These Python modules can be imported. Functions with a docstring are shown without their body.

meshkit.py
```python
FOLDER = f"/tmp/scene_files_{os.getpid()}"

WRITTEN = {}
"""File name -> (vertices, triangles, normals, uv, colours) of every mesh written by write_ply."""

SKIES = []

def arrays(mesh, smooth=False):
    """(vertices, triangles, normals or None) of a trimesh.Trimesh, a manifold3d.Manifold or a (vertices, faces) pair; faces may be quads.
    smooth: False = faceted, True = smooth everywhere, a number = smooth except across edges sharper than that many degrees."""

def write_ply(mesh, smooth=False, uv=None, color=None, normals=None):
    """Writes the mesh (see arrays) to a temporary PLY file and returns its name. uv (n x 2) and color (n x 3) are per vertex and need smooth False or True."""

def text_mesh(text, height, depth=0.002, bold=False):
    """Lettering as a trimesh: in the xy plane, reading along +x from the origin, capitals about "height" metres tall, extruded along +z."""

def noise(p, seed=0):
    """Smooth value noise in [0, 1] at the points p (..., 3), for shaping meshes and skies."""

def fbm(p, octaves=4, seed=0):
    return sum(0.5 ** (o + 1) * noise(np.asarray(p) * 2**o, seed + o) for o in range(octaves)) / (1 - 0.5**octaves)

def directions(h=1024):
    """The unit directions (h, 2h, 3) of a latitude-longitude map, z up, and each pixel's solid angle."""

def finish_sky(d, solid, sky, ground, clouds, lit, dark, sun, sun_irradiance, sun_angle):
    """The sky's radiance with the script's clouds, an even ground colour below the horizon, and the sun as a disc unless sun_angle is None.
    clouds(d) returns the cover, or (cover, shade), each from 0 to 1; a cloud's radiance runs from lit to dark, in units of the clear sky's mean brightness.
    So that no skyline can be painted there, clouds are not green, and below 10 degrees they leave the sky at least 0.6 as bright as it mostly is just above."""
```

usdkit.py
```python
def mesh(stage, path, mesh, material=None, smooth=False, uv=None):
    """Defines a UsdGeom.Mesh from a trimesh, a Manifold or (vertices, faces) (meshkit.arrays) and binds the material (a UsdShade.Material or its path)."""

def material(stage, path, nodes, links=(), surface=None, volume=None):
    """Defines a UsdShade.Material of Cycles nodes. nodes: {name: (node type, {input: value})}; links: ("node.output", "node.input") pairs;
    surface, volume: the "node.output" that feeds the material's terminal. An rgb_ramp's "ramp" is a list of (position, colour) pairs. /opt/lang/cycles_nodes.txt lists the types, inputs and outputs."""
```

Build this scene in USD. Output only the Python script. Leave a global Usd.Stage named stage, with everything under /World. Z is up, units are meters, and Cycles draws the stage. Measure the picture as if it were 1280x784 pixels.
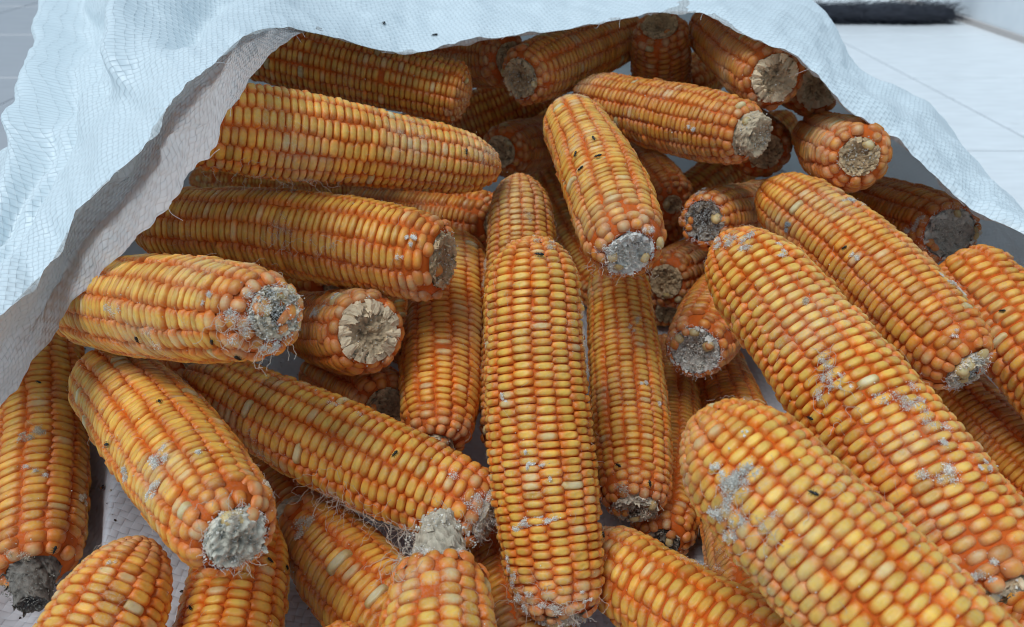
import math, random
import numpy as np
import trimesh
import meshkit, usdkit
from pxr import Gf, Sdf, Usd, UsdGeom, UsdLux, UsdShade, Vt
from scipy.interpolate import CubicSpline, PchipInterpolator
from scipy.ndimage import gaussian_filter, minimum_filter

stage = Usd.Stage.CreateInMemory()
UsdGeom.SetStageUpAxis(stage, 'Z'); UsdGeom.SetStageMetersPerUnit(stage, 1.0)
UsdGeom.Xform.Define(stage, '/World'); UsdGeom.Scope.Define(stage, '/World/Looks')

# ------------------------------------------------------------------ camera, sky, light, exposure
F, TH, EYE_H = 960.0, math.atan(558 / 960.0), 0.32          # focal length in photograph pixels, tilt, height
EXPOSURE = 0.44
SKY, SUN, SUN_EL, SUN_AZ = 0.068, 0.40, math.radians(66), math.radians(-125)   # azimuth from +y towards +x
CT, ST = math.cos(TH), math.sin(TH)
EYE = np.array([0, 0, EYE_H]); RIGHT = np.array([1.0, 0, 0]); FWD = np.array([0, CT, -ST]); DOWN = np.array([0, -ST, -CT])
cam = UsdGeom.Camera.Define(stage, '/World/camera')
cam.AddTransformOp().Set(Gf.Matrix4d(*RIGHT, 0, *(-DOWN), 0, *(-FWD), 0, *EYE, 1))
cam.CreateFocalLengthAttr(4.0); cam.CreateHorizontalApertureAttr(4.0 * 1280 / F); cam.CreateVerticalApertureAttr(4.0 * 784 / F)
cam.CreateFStopAttr(2.4); cam.CreateFocusDistanceAttr(0.33); cam.CreateClippingRangeAttr((0.01, 100.0)); cam.CreateExposureAttr(EXPOSURE)
sky = UsdLux.DomeLight.Define(stage, '/World/sky')
sky.GetPrim().SetCustomDataByKey('kind', 'structure')
sky_m = usdkit.material(stage, '/World/Looks/sky_mat', {
    'sky': ('sky_texture', {'sky_type': 'single_scattering', 'sun_disc': False, 'sun_elevation': SUN_EL, 'sun_rotation': SUN_AZ}),
    'tc': ('texture_coordinate', {}), 'n': ('noise_texture', {'scale': 1.6, 'detail': 5.0, 'roughness': 0.55}),
    'r': ('rgb_ramp', {'ramp': [(0.30, (0.55, 0.55, 0.55)), (0.70, (0.9, 0.9, 0.9))]}),
    'mx': ('mix_color', {'b': (3.6, 5.1, 6.4)}), 'bg': ('background_shader', {'strength': SKY})},
    [('tc.generated', 'n.vector'), ('n.fac', 'r.fac'), ('r.color', 'mx.fac'), ('sky.color', 'mx.a'), ('mx.result', 'bg.color')], surface='bg.background')
UsdShade.MaterialBindingAPI.Apply(sky.GetPrim()).Bind(sky_m)
sun = UsdLux.DistantLight.Define(stage, '/World/sun')
sun.CreateNormalizeAttr(True); sun.CreateIntensityAttr(SUN); sun.CreateAngleAttr(30.0); sun.CreateColorAttr(Gf.Vec3f(0.91, 0.98, 1.02))
to_sun = np.array([math.cos(SUN_EL) * math.sin(SUN_AZ), math.cos(SUN_EL) * math.cos(SUN_AZ), math.sin(SUN_EL)])
zx = np.cross([0, 0, 1.0], to_sun); zx /= np.linalg.norm(zx); zy = np.cross(to_sun, zx)
sun.AddTransformOp().Set(Gf.Matrix4d(*zx, 0, *zy, 0, *to_sun, 0, 0, 0, 2, 1))

# ------------------------------------------------------------------ helpers
def pt(u, v, d):
    """The point at depth d in front of the lens that the photograph shows at pixel u, v."""
    u, v, d = (np.asarray(x, float)[..., None] for x in (u, v, d))
    return EYE + d * (FWD + (u - 640) / F * RIGHT + (v - 392) / F * DOWN)
def proj(P):
    q = np.asarray(P) - EYE; d = np.maximum(q @ FWD, 1e-4)
    return 640 + F * (q @ RIGHT) / d, 392 + F * (q @ DOWN) / d, d
def tag(p, label=None, cat=None, group=None, kind=None):
    p = p.GetPrim() if hasattr(p, 'GetPrim') else p
    for k, v in (('label', label), ('category', cat), ('group', group), ('kind', kind)):
        if v: p.SetCustomDataByKey(k, v)
    return p
used = {}
def numbered(parent, name):
    n = used.get((parent, name), 0); used[(parent, name)] = n + 1
    return f'{parent}/{name}' if n == 0 else f'{parent}/{name}_{n:03d}'
def thing(name, loc=(0, 0, 0)):
    x = UsdGeom.Xform.Define(stage, numbered('/World', name)); x.AddTranslateOp().Set(Gf.Vec3d(*map(float, loc)))
    return x
def obj(name, mesh, mat, parent='/World', smooth=30, uv=None, kind=None, label=None):
    parent = str(parent.GetPath()) if hasattr(parent, 'GetPath') else parent
    m = usdkit.mesh(stage, numbered(parent, name), mesh, f'/World/Looks/{mat}', smooth=smooth, uv=uv)
    return tag(m, label, None, None, kind)
V3, TOK = Sdf.ValueTypeNames, Sdf.VariabilityUniform
def fast_mesh(path, v, f, n, col, mat, kind=None, label=None):
    """A Mesh prim written straight into the layer: vertices, triangles or quads, normals, one colour per vertex."""
    p = Sdf.CreatePrimInLayer(stage.GetRootLayer(), path); p.specifier = Sdf.SpecifierDef; p.typeName = 'Mesh'
    def at(name, t, val, interp=None, var=Sdf.VariabilityVarying):
        a = Sdf.AttributeSpec(p, name, t, var); a.default = val
        if interp: a.SetInfo('interpolation', interp)
    at('points', V3.Point3fArray, Vt.Vec3fArray.FromNumpy(np.ascontiguousarray(v, np.float32)))
    at('faceVertexCounts', V3.IntArray, Vt.IntArray.FromNumpy(np.full(len(f), f.shape[1], np.int32)))
    at('faceVertexIndices', V3.IntArray, Vt.IntArray.FromNumpy(np.ascontiguousarray(f, np.int32).ravel()))
    at('subdivisionScheme', V3.Token, 'none', None, TOK)
    if n is not None: at('normals', V3.Normal3fArray, Vt.Vec3fArray.FromNumpy(np.ascontiguousarray(n, np.float32)), 'vertex')
    if col is not None: at('primvars:tint', V3.Color3fArray, Vt.Vec3fArray.FromNumpy(np.ascontiguousarray(col, np.float32)), 'vertex')
    r = Sdf.RelationshipSpec(p, 'material:binding', False); r.targetPathList.explicitItems = [Sdf.Path(f'/World/Looks/{mat}')]
    ops = Sdf.TokenListOp(); ops.prependedItems = ['MaterialBindingAPI']; p.SetInfo('apiSchemas', ops)
    cd = {k: x for k, x in (('kind', kind), ('label', label)) if x}
    if cd: p.SetInfo('customData', cd)
def curves(name, lines, width, mat, parent, kind='stuff'):
    parent = str(parent.GetPath()) if hasattr(parent, 'GetPath') else parent
    c = UsdGeom.BasisCurves.Define(stage, numbered(parent, name))
    c.CreateTypeAttr('linear'); c.CreateCurveVertexCountsAttr([len(l) for l in lines])
    P = np.concatenate(lines).astype(np.float32); c.CreatePointsAttr(Vt.Vec3fArray.FromNumpy(P))
    c.CreateWidthsAttr(Vt.FloatArray.FromNumpy(np.full(len(P), width, np.float32))); c.SetWidthsInterpolation('vertex')
    UsdShade.MaterialBindingAPI.Apply(c.GetPrim()).Bind(UsdShade.Material.Get(stage, f'/World/Looks/{mat}'))
    return tag(c, kind=kind)
def grid_faces(a, b, wrap=False):
    i, j = np.meshgrid(np.arange(a - 1), np.arange(b if wrap else b - 1), indexing='ij'); k = (j + 1) % b
    return np.stack([i * b + j, (i + 1) * b + j, (i + 1) * b + k, i * b + k], -1).reshape(-1, 4)
def grid_normals(G):
    n = np.cross(np.gradient(G, axis=-3), np.gradient(G, axis=-2)); return n / np.maximum(np.linalg.norm(n, axis=-1, keepdims=True), 1e-12)
def M(name, nodes, links, surface): return usdkit.material(stage, f'/World/Looks/{name}', nodes, links, surface=surface)

# ------------------------------------------------------------------ materials
def dusty(name, base_rough, dust, dust_col, spec=0.5, sss=0.0, bump=0.15, coat=0.0):
    """A surface whose colour is carried by the mesh, under a patchy film of pale dust."""
    n = {'a': ('attribute', {'attribute': 'tint'}), 'g': ('geometry', {}),
         'n1': ('noise_texture', {'scale': 38.0, 'detail': 3.0, 'roughness': 0.6}), 'n2': ('noise_texture', {'scale': 900.0, 'detail': 3.0, 'roughness': 0.7}),
         'n3': ('noise_texture', {'scale': 260.0, 'detail': 2.0}),
         'r1': ('rgb_ramp', {'ramp': [(0.42, (0.10,) * 3), (0.72, (1.0,) * 3)]}), 'r2': ('rgb_ramp', {'ramp': [(0.44, (0.0,) * 3), (0.68, (1.0,) * 3)]}),
         'mul': ('math', {'math_type': 'multiply'}), 'amt': ('math', {'math_type': 'multiply', 'value2': dust, 'use_clamp': True}),
         'r3': ('rgb_ramp', {'ramp': [(0.3, (0.86,) * 3), (0.7, (1.1,) * 3)]}), 'var': ('mix_color', {'blend_type': 'multiply', 'fac': 1.0, 'use_clamp': False}),
         'mx': ('mix_color', {'b': dust_col}), 'b': ('bump', {'strength': bump, 'distance': 0.0006}),
         'ro': ('mix_float', {'a': base_rough, 'b': 0.85}),
         'p': ('principled_bsdf', {'specular_ior_level': spec, 'subsurface_weight': sss, 'subsurface_scale': 0.0025, 'subsurface_radius': (1.0, 0.35, 0.08), 'coat_weight': coat, 'coat_roughness': 0.38})}
    l = [('g.position', 'n1.vector'), ('g.position', 'n2.vector'), ('g.position', 'n3.vector'), ('n1.fac', 'r1.fac'), ('n2.fac', 'r2.fac'), ('r1.color', 'mul.value1'), ('r2.color', 'mul.value2'),
         ('mul.value', 'amt.value1'), ('n3.fac', 'r3.fac'), ('a.color', 'var.a'), ('r3.color', 'var.b'), ('var.result', 'mx.a'), ('amt.value', 'mx.fac'), ('mx.result', 'p.base_color'),
         ('n2.fac', 'b.height'), ('b.normal', 'p.normal'), ('amt.value', 'ro.fac'), ('ro.result', 'p.roughness')]
    return M(name, n, l, 'p.BSDF')
dusty('kernel_skin', 0.45, 0.42, (0.66, 0.57, 0.46), spec=0.42, sss=0.18, bump=0.16, coat=0.0)
dusty('cob_core', 0.75, 0.25, (0.5, 0.45, 0.4), spec=0.2)
dusty('pith', 0.9, 0.30, (0.62, 0.58, 0.52), spec=0.15, bump=0.9)
dusty('crumb', 0.95, 0.0, (0.6, 0.6, 0.6), spec=0.1, bump=0.3)
dusty('beetle_shell', 0.35, 0.08, (0.3, 0.3, 0.3), spec=0.5, bump=0.3)
M('silk', {'p': ('principled_bsdf', {'base_color': (0.56, 0.46, 0.36), 'roughness': 0.7})}, [], 'p.BSDF')
M('mould', {'p': ('principled_bsdf', {'base_color': (0.72, 0.73, 0.70), 'roughness': 0.8})}, [], 'p.BSDF')
M('fur', {'p': ('principled_bsdf', {'base_color': (0.012, 0.014, 0.024), 'roughness': 0.6})}, [], 'p.BSDF')
M('thread', {'p': ('principled_bsdf', {'base_color': (0.78, 0.80, 0.80), 'roughness': 0.45})}, [], 'p.BSDF')
def sack_material(name, weave, strength, color, trans):
    w = weave
    n = {'uv': ('uvmap', {'attribute': 'st'}), 'sx': ('vector_math', {'math_type': 'dot_product', 'vector2': (1.0, 0, 0)}), 'sy': ('vector_math', {'math_type': 'dot_product', 'vector2': (0, 1.0, 0)}), 'g': ('geometry', {}),
         'nz': ('noise_texture', {'scale': 55.0, 'detail': 2.0}), 'wz': ('math', {'math_type': 'multiply_add', 'value2': 1.1, 'value3': -0.55})}
    l = [('uv.UV', 'sx.vector1'), ('uv.UV', 'sy.vector1'), ('g.position', 'nz.vector'), ('nz.fac', 'wz.value1')]
    for c in 'xy':
        n |= {f'd{c}': ('math', {'math_type': 'multiply_add', 'value2': 1 / w}), f'f{c}': ('math', {'math_type': 'fraction'}), f'l{c}': ('math', {'math_type': 'floor'}),
              f'p{c}': ('math', {'math_type': 'multiply', 'value2': math.pi}), f'v{c}': ('math', {'math_type': 'sine'}), f'q{c}': ('math', {'math_type': 'power', 'value2': 0.35}),
              f'wn{c}': ('white_noise_texture', {'dimensions': '1D'})}
        l += [(f's{c}.value', f'd{c}.value1'), ('wz.value', f'd{c}.value3'), (f'd{c}.value', f'f{c}.value1'), (f'd{c}.value', f'l{c}.value1'), (f'f{c}.value', f'p{c}.value1'), (f'p{c}.value', f'v{c}.value1'),
              (f'v{c}.value', f'q{c}.value1'), (f'l{c}.value', f'wn{c}.w')]
    n |= {'sum': ('math', {'math_type': 'add'}), 'mod': ('math', {'math_type': 'floored_modulo', 'value2': 2.0}), 'h': ('mix_float', {}),
          'cell': ('combine_xyz', {}), 'cn': ('white_noise_texture', {'dimensions': '2D'}), 'hm': ('math', {'math_type': 'multiply_add', 'value2': 0.55}),
          'big': ('noise_texture', {'scale': 24.0, 'detail': 4.0}), 'bs': ('math', {'math_type': 'multiply_add', 'value2': 3.0}),
          'bump': ('bump', {'strength': strength, 'distance': 0.0007}),
          'tone': ('rgb_ramp', {'ramp': [(0.0, tuple(x * 0.80 for x in color)), (0.35, tuple(x * 0.93 for x in color)), (1.0, color)]}),
          'p': ('principled_bsdf', {'roughness': 0.42, 'specular_ior_level': 0.5}), 't': ('translucent_bsdf', {'color': (0.80, 0.80, 0.78)}), 'mix': ('mix_closure', {'fac': trans})}
    l += [('lx.value', 'sum.value1'), ('ly.value', 'sum.value2'), ('sum.value', 'mod.value1'), ('mod.value', 'h.fac'), ('qx.value', 'h.a'), ('qy.value', 'h.b'),
          ('lx.value', 'cell.x'), ('ly.value', 'cell.y'), ('cell.vector', 'cn.vector'), ('cn.value', 'hm.value1'), ('h.result', 'hm.value3'), ('g.position', 'big.vector'), ('big.fac', 'bs.value1'), ('hm.value', 'bs.value3'),
          ('bs.value', 'bump.height'), ('h.result', 'tone.fac'), ('tone.color', 'p.base_color'), ('bump.normal', 'p.normal'), ('bump.normal', 't.normal'), ('p.BSDF', 'mix.closure1'), ('t.BSDF', 'mix.closure2')]
    M(name, n, l, 'mix.closure')
sack_material('woven_plastic', 0.0025, 0.65, (0.78, 0.87, 0.90), 0.12)
sack_material('woven_plastic_shaded', 0.0036, 0.55, (0.56, 0.54, 0.55), 0.02)  # lower layer: same fabric, shade of the gaps put into its colour
sack_material('woven_plastic_inside', 0.0028, 1.0, (0.86, 0.87, 0.87), 0.60)
def tile_material(name, col):
    M(name, {'g': ('geometry', {}), 'mp': ('mapping', {'scale': (3.0, 14.0, 3.0)}), 'n': ('noise_texture', {'scale': 5.0, 'detail': 5.0, 'roughness': 0.6}), 'oi': ('object_info', {}),
             'r': ('rgb_ramp', {'ramp': [(0.3, tuple(c * 0.86 for c in col)), (0.7, col)]}), 'sp': ('noise_texture', {'scale': 35.0, 'detail': 2.0}),
             'r2': ('rgb_ramp', {'ramp': [(0.70, (0, 0, 0)), (0.80, (0.35,) * 3)]}), 'mx': ('mix_color', {'b': (0.25, 0.23, 0.20)}), 'p': ('principled_bsdf', {'roughness': 0.32, 'specular_ior_level': 0.5})},
      [('g.position', 'mp.vector'), ('mp.vector', 'n.vector'), ('n.fac', 'r.fac'), ('g.position', 'sp.vector'), ('sp.fac', 'r2.fac'), ('r2.color', 'mx.fac'), ('r.color', 'mx.a'), ('mx.result', 'p.base_color')], 'p.BSDF')
tile_material('pale_tile', (0.78, 0.80, 0.81)); tile_material('shaded_tile', (0.42, 0.41, 0.42))
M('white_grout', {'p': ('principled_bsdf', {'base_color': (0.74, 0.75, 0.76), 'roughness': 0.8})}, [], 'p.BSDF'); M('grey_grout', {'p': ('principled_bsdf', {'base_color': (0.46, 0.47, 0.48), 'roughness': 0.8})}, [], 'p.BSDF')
M('plaster', {'g': ('geometry', {}), 'n': ('noise_texture', {'scale': 20.0, 'detail': 4.0}), 'r': ('rgb_ramp', {'ramp': [(0.3, (0.70, 0.73, 0.75)), (0.7, (0.78, 0.80, 0.81))]}), 'b': ('bump', {'strength': 0.2, 'distance': 0.002}), 'p': ('principled_bsdf', {'roughness': 0.7})},
  [('g.position', 'n.vector'), ('n.fac', 'r.fac'), ('r.color', 'p.base_color'), ('n.fac', 'b.height'), ('b.normal', 'p.normal')], 'p.BSDF')
M('skirting', {'p': ('principled_bsdf', {'base_color': (0.50, 0.45, 0.42), 'roughness': 0.5})}, [], 'p.BSDF')

# ------------------------------------------------------------------ floor, wall, dark bundle
rng = np.random.default_rng(7)
def slab(x0, x1, y0, y1, z0, z1, c=0.0012):
    v = [(x0, y0, z0), (x1, y0, z0), (x1, y1, z0), (x0, y1, z0), (x0, y0, z1 - c), (x1, y0, z1 - c), (x1, y1, z1 - c), (x0, y1, z1 - c),
         (x0 + c, y0 + c, z1), (x1 - c, y0 + c, z1), (x1 - c, y1 - c, z1), (x0 + c, y1 - c, z1)]
    f = [(i, (i + 1) % 4, (i + 1) % 4 + 4, i + 4) for i in range(4)] + [(i + 4, (i + 1) % 4 + 4, (i + 1) % 4 + 8, i + 8) for i in range(4)] + [(8, 9, 10, 11)]
    return np.array(v, float), np.array(f)
floor = tag(UsdGeom.Xform.Define(stage, '/World/floor'), kind='structure')
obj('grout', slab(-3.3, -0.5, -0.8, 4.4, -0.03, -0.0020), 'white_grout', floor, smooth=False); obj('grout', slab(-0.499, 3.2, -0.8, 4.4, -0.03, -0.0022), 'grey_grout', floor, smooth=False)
for ix in range(-5, 5):
    for iy in range(-2, 10):
        x0, y0 = ix * 0.5 + 0.203, iy * 0.4 + 0.175
        if x0 + 0.5 < 1.09 or iy > 99:
            dz = rng.uniform(-0.0004, 0.0004)
            obj('tile', slab(x0 + 0.0024, min(x0 + 0.4976, 1.078), y0 + 0.0026, y0 + 0.3974, -0.012, dz), 'shaded_tile' if x0 < -0.5 else 'pale_tile', floor, smooth=False)  # left tiles darker: their shade is put into the tile colour
        elif x0 < 1.078:
            obj('tile', slab(x0 + 0.0024, 1.078, y0 + 0.0026, y0 + 0.3974, -0.012, 0.0), 'pale_tile', floor, smooth=False)
wall = tag(thing('wall', (1.08, 0, 0)), 'pale plastered low wall rising from the tiles at the top right corner', 'wall')
obj('wall_face', slab(0.0, 0.12, -0.8, 4.4, 0.0, 0.85, 0.004), 'plaster', wall, smooth=False)
obj('skirting', slab(-0.006, -0.0005, -0.8, 4.4, 0.0, 0.012, 0.001), 'skirting', wall, smooth=False)
bundle = tag(thing('dark_bundle', (0.855, 1.95, 0.0)), 'dark blue-black furry bundle lying on the tiles beyond the sack, before the pale wall', 'bundle')
t = np.linspace(0, 1, 40)[:, None]; a = np.linspace(0, 2 * np.pi, 24, endpoint=False)[None]
rad = 0.040 * np.clip(1 - np.abs(2 * t - 1) ** 7, 0, 1) ** 0.5 * (0.85 + 0.3 * meshkit.noise(np.stack([t * 6, t * 0, t * 0], -1), 3))
G = np.stack([(t - 0.5) * 0.40 + 0 * a, rad * 1.3 * np.cos(a), 0.019 + rad * 0.42 * np.sin(a)], -1)
obj('bundle_body', (G.reshape(-1, 3), grid_faces(40, 24, True)[:, ::-1]), 'fur', bundle, smooth=True)
hair = []
for _ in range(2600):
    i, j = rng.integers(1, 39), rng.integers(0, 24); p = G[i, j]; o = p - np.array([p[0], 0, 0.019]); o /= np.linalg.norm(o) + 1e-9
    dr = o * 0.6 + np.array([rng.uniform(0.2, 1.2), 0, 0]) + rng.normal(0, 0.25, 3); l = rng.uniform(0.006, 0.018)
    q = p + dr * l; q2 = q + (dr + [0.5, 0, -0.2]) * l * 0.5
    hair.append(np.maximum(np.array([p, q, q2]), [-9, -9, 0.002]))
curves('fur', hair, 0.0007, 'fur', bundle)

# ------------------------------------------------------------------ the heap: ends of every cob's axis (butt, tip) and its radius, in metres
COBS = {
    1: ((0.0196, 0.2067, 0.0581), (0.0085, 0.3129, 0.1778), 0.0235),
    2: ((0.0042, 0.2972, 0.0668), (0.0042, 0.4377, 0.1596), 0.023),
    3: ((0.055, 0.3221, 0.1646), (0.033, 0.4782, 0.1888), 0.023),
    4: ((0.0047, 0.5115, 0.2004), (0.098, 0.629, 0.2087), 0.0225),
    5: ((0.1028, 0.562, 0.2256), (0.1249, 0.623, 0.1182), 0.0225),
    6: ((0.1296, 0.4098, 0.1944), (0.0445, 0.5253, 0.1867), 0.0225),
    7: ((0.1493, 0.4437, 0.2164), (0.1462, 0.616, 0.2175), 0.0225),
    8: ((0.1937, 0.4915, 0.1999), (0.2068, 0.6436, 0.1949), 0.0225),
    9: ((0.1831, 0.3917, 0.188), (0.2107, 0.5258, 0.16), 0.0215),
    10: ((0.1701, 0.4999, 0.1553), (0.1772, 0.6531, 0.1391), 0.0225),
    11: ((0.1138, 0.5085, 0.1136), (0.0861, 0.6625, 0.1027), 0.022),
    12: ((0.1111, 0.4144, 0.1413), (0.2157, 0.5418, 0.1089), 0.022),
    13: ((0.2037, 0.2838, 0.1255), (0.148, 0.4233, 0.1593), 0.0235),
    14: ((0.1551, 0.1646, 0.1216), (0.0941, 0.3116, 0.1779), 0.0245),
    15: ((0.1615, 0.0724, 0.111), (0.062, 0.2062, 0.161), 0.0247),
    16: ((0.2582, 0.4132, 0.1341), (0.2553, 0.551, 0.1066), 0.023),
    17: ((0.2618, 0.2127, 0.104), (0.233, 0.364, 0.1389), 0.023),
    18: ((0.2691, 0.2157, 0.0633), (0.2433, 0.3832, 0.067), 0.023),
    19: ((0.3262, 0.2104, 0.025), (0.2845, 0.3493, 0.0315), 0.023),
    20: ((0.1, 0.3533, 0.0902), (0.16, 0.4731, 0.075), 0.023),
    21: ((0.06, 0.2743, 0.0507), (0.0645, 0.4355, 0.1095), 0.0225),
    22: ((0.0749, 0.2728, 0.028), (0.1076, 0.4607, 0.028), 0.022),
    23: ((0.1039, 0.2054, 0.0507), (0.1169, 0.3323, 0.0243), 0.0225),
    24: ((0.1332, 0.1253, 0.0894), (0.0326, 0.253, 0.0502), 0.023),
    25: ((-0.037, 0.2896, 0.0767), (-0.0331, 0.43, 0.1237), 0.0242),
    26: ((-0.0098, 0.2432, 0.0786), (-0.1613, 0.3168, 0.1007), 0.0235),
    27: ((-0.0326, 0.3355, 0.1548), (-0.21, 0.3976, 0.1468), 0.0244),
    28: ((-0.1561, 0.3549, 0.2174), (-0.0066, 0.4167, 0.1723), 0.0235),
    29: ((-0.1747, 0.5135, 0.2218), (-0.0265, 0.492, 0.1942), 0.0225),
    30: ((-0.0007, 0.5421, 0.2061), (-0.1095, 0.6755, 0.1812), 0.0225),
    31: ((-0.0087, 0.5393, 0.1418), (0.0579, 0.6827, 0.1131), 0.022),
    32: ((-0.0832, 0.233, 0.1846), (-0.2237, 0.3406, 0.1276), 0.0235),
    33: ((-0.0669, 0.3076, 0.1313), (-0.1421, 0.4269, 0.0682), 0.023),
    34: ((-0.2111, 0.2351, 0.0503), (-0.283, 0.4011, 0.0907), 0.024),
    35: ((-0.0918, 0.1834, 0.1272), (-0.2106, 0.3261, 0.0971), 0.024),
    36: ((-0.1694, 0.0599, 0.0554), (-0.1428, 0.2161, 0.0913), 0.0235),
    37: ((-0.1067, 0.1042, 0.046), (-0.1182, 0.2549, 0.0689), 0.0235),
    38: ((-0.1021, 0.2723, 0.0458), (0.0001, 0.1596, 0.0605), 0.023),
    39: ((-0.1055, 0.287, 0.0242), (-0.2168, 0.4193, 0.0243), 0.0225),
    40: ((-0.0261, 0.1928, 0.1017), (-0.0144, 0.0416, 0.0763), 0.0235),
    41: ((-0.0264, 0.0538, 0.0285), (-0.0644, 0.1892, 0.0771), 0.0225),
    42: ((0.0175, 0.1614, 0.0317), (-0.016, 0.3053, 0.0285), 0.0225),
    43: ((-0.0083, 0.441, 0.1281), (-0.1181, 0.5312, 0.1052), 0.0225),
    44: ((0.1027, 0.4557, 0.08), (0.1964, 0.5877, 0.035), 0.0225),
    45: ((-0.168, 0.35, 0.0908), (-0.2685, 0.4371, 0.0345), 0.022),
    46: ((-0.0645, 0.3192, 0.0766), (-0.1318, 0.4246, 0.0285), 0.0225),
    47: ((0.135, 0.345, 0.03), (0.141, 0.47, 0.026), 0.0225),
    50: ((-0.1002, 0.6276, 0.121), (0.04, 0.6406, 0.1724), 0.0225),
    52: ((0.1134, 0.5771, 0.0619), (0.2477, 0.673, 0.1293), 0.0225),
    53: ((-0.148, 0.7299, 0.0454), (-0.313, 0.7084, 0.058), 0.0225),
    54: ((0.073, 0.5275, 0.0292), (0.0249, 0.665, 0.0833), 0.0225),
    55: ((-0.0836, 0.5782, 0.0451), (-0.07, 0.4154, 0.0474), 0.0225),
    56: ((0.0227, 0.7662, 0.1), (0.1343, 0.6755, 0.1344), 0.0225),
    57: ((0.1223, 0.5134, 0.024), (0.1186, 0.6504, 0.0247), 0.0225),
    60: ((0.1415, 0.6564, 0.1604), (0.1978, 0.7447, 0.1602), 0.0225),
    61: ((0.2256, 0.2041, 0.0473), (0.2068, 0.3093, 0.0358), 0.0225),
    64: ((-0.1164, 0.4515, 0.0825), (-0.2602, 0.5286, 0.0598), 0.0225),
}
DEF = dict(fill=0.51, bt=0.90, hb=11, tone=1.0, flour=0.3, rows=14, twist=0.0, pitch=3.65, yellow=0.6, rb=0.50, butt='disc', taper=0.86, mould=1.0, tipl=34)
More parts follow.
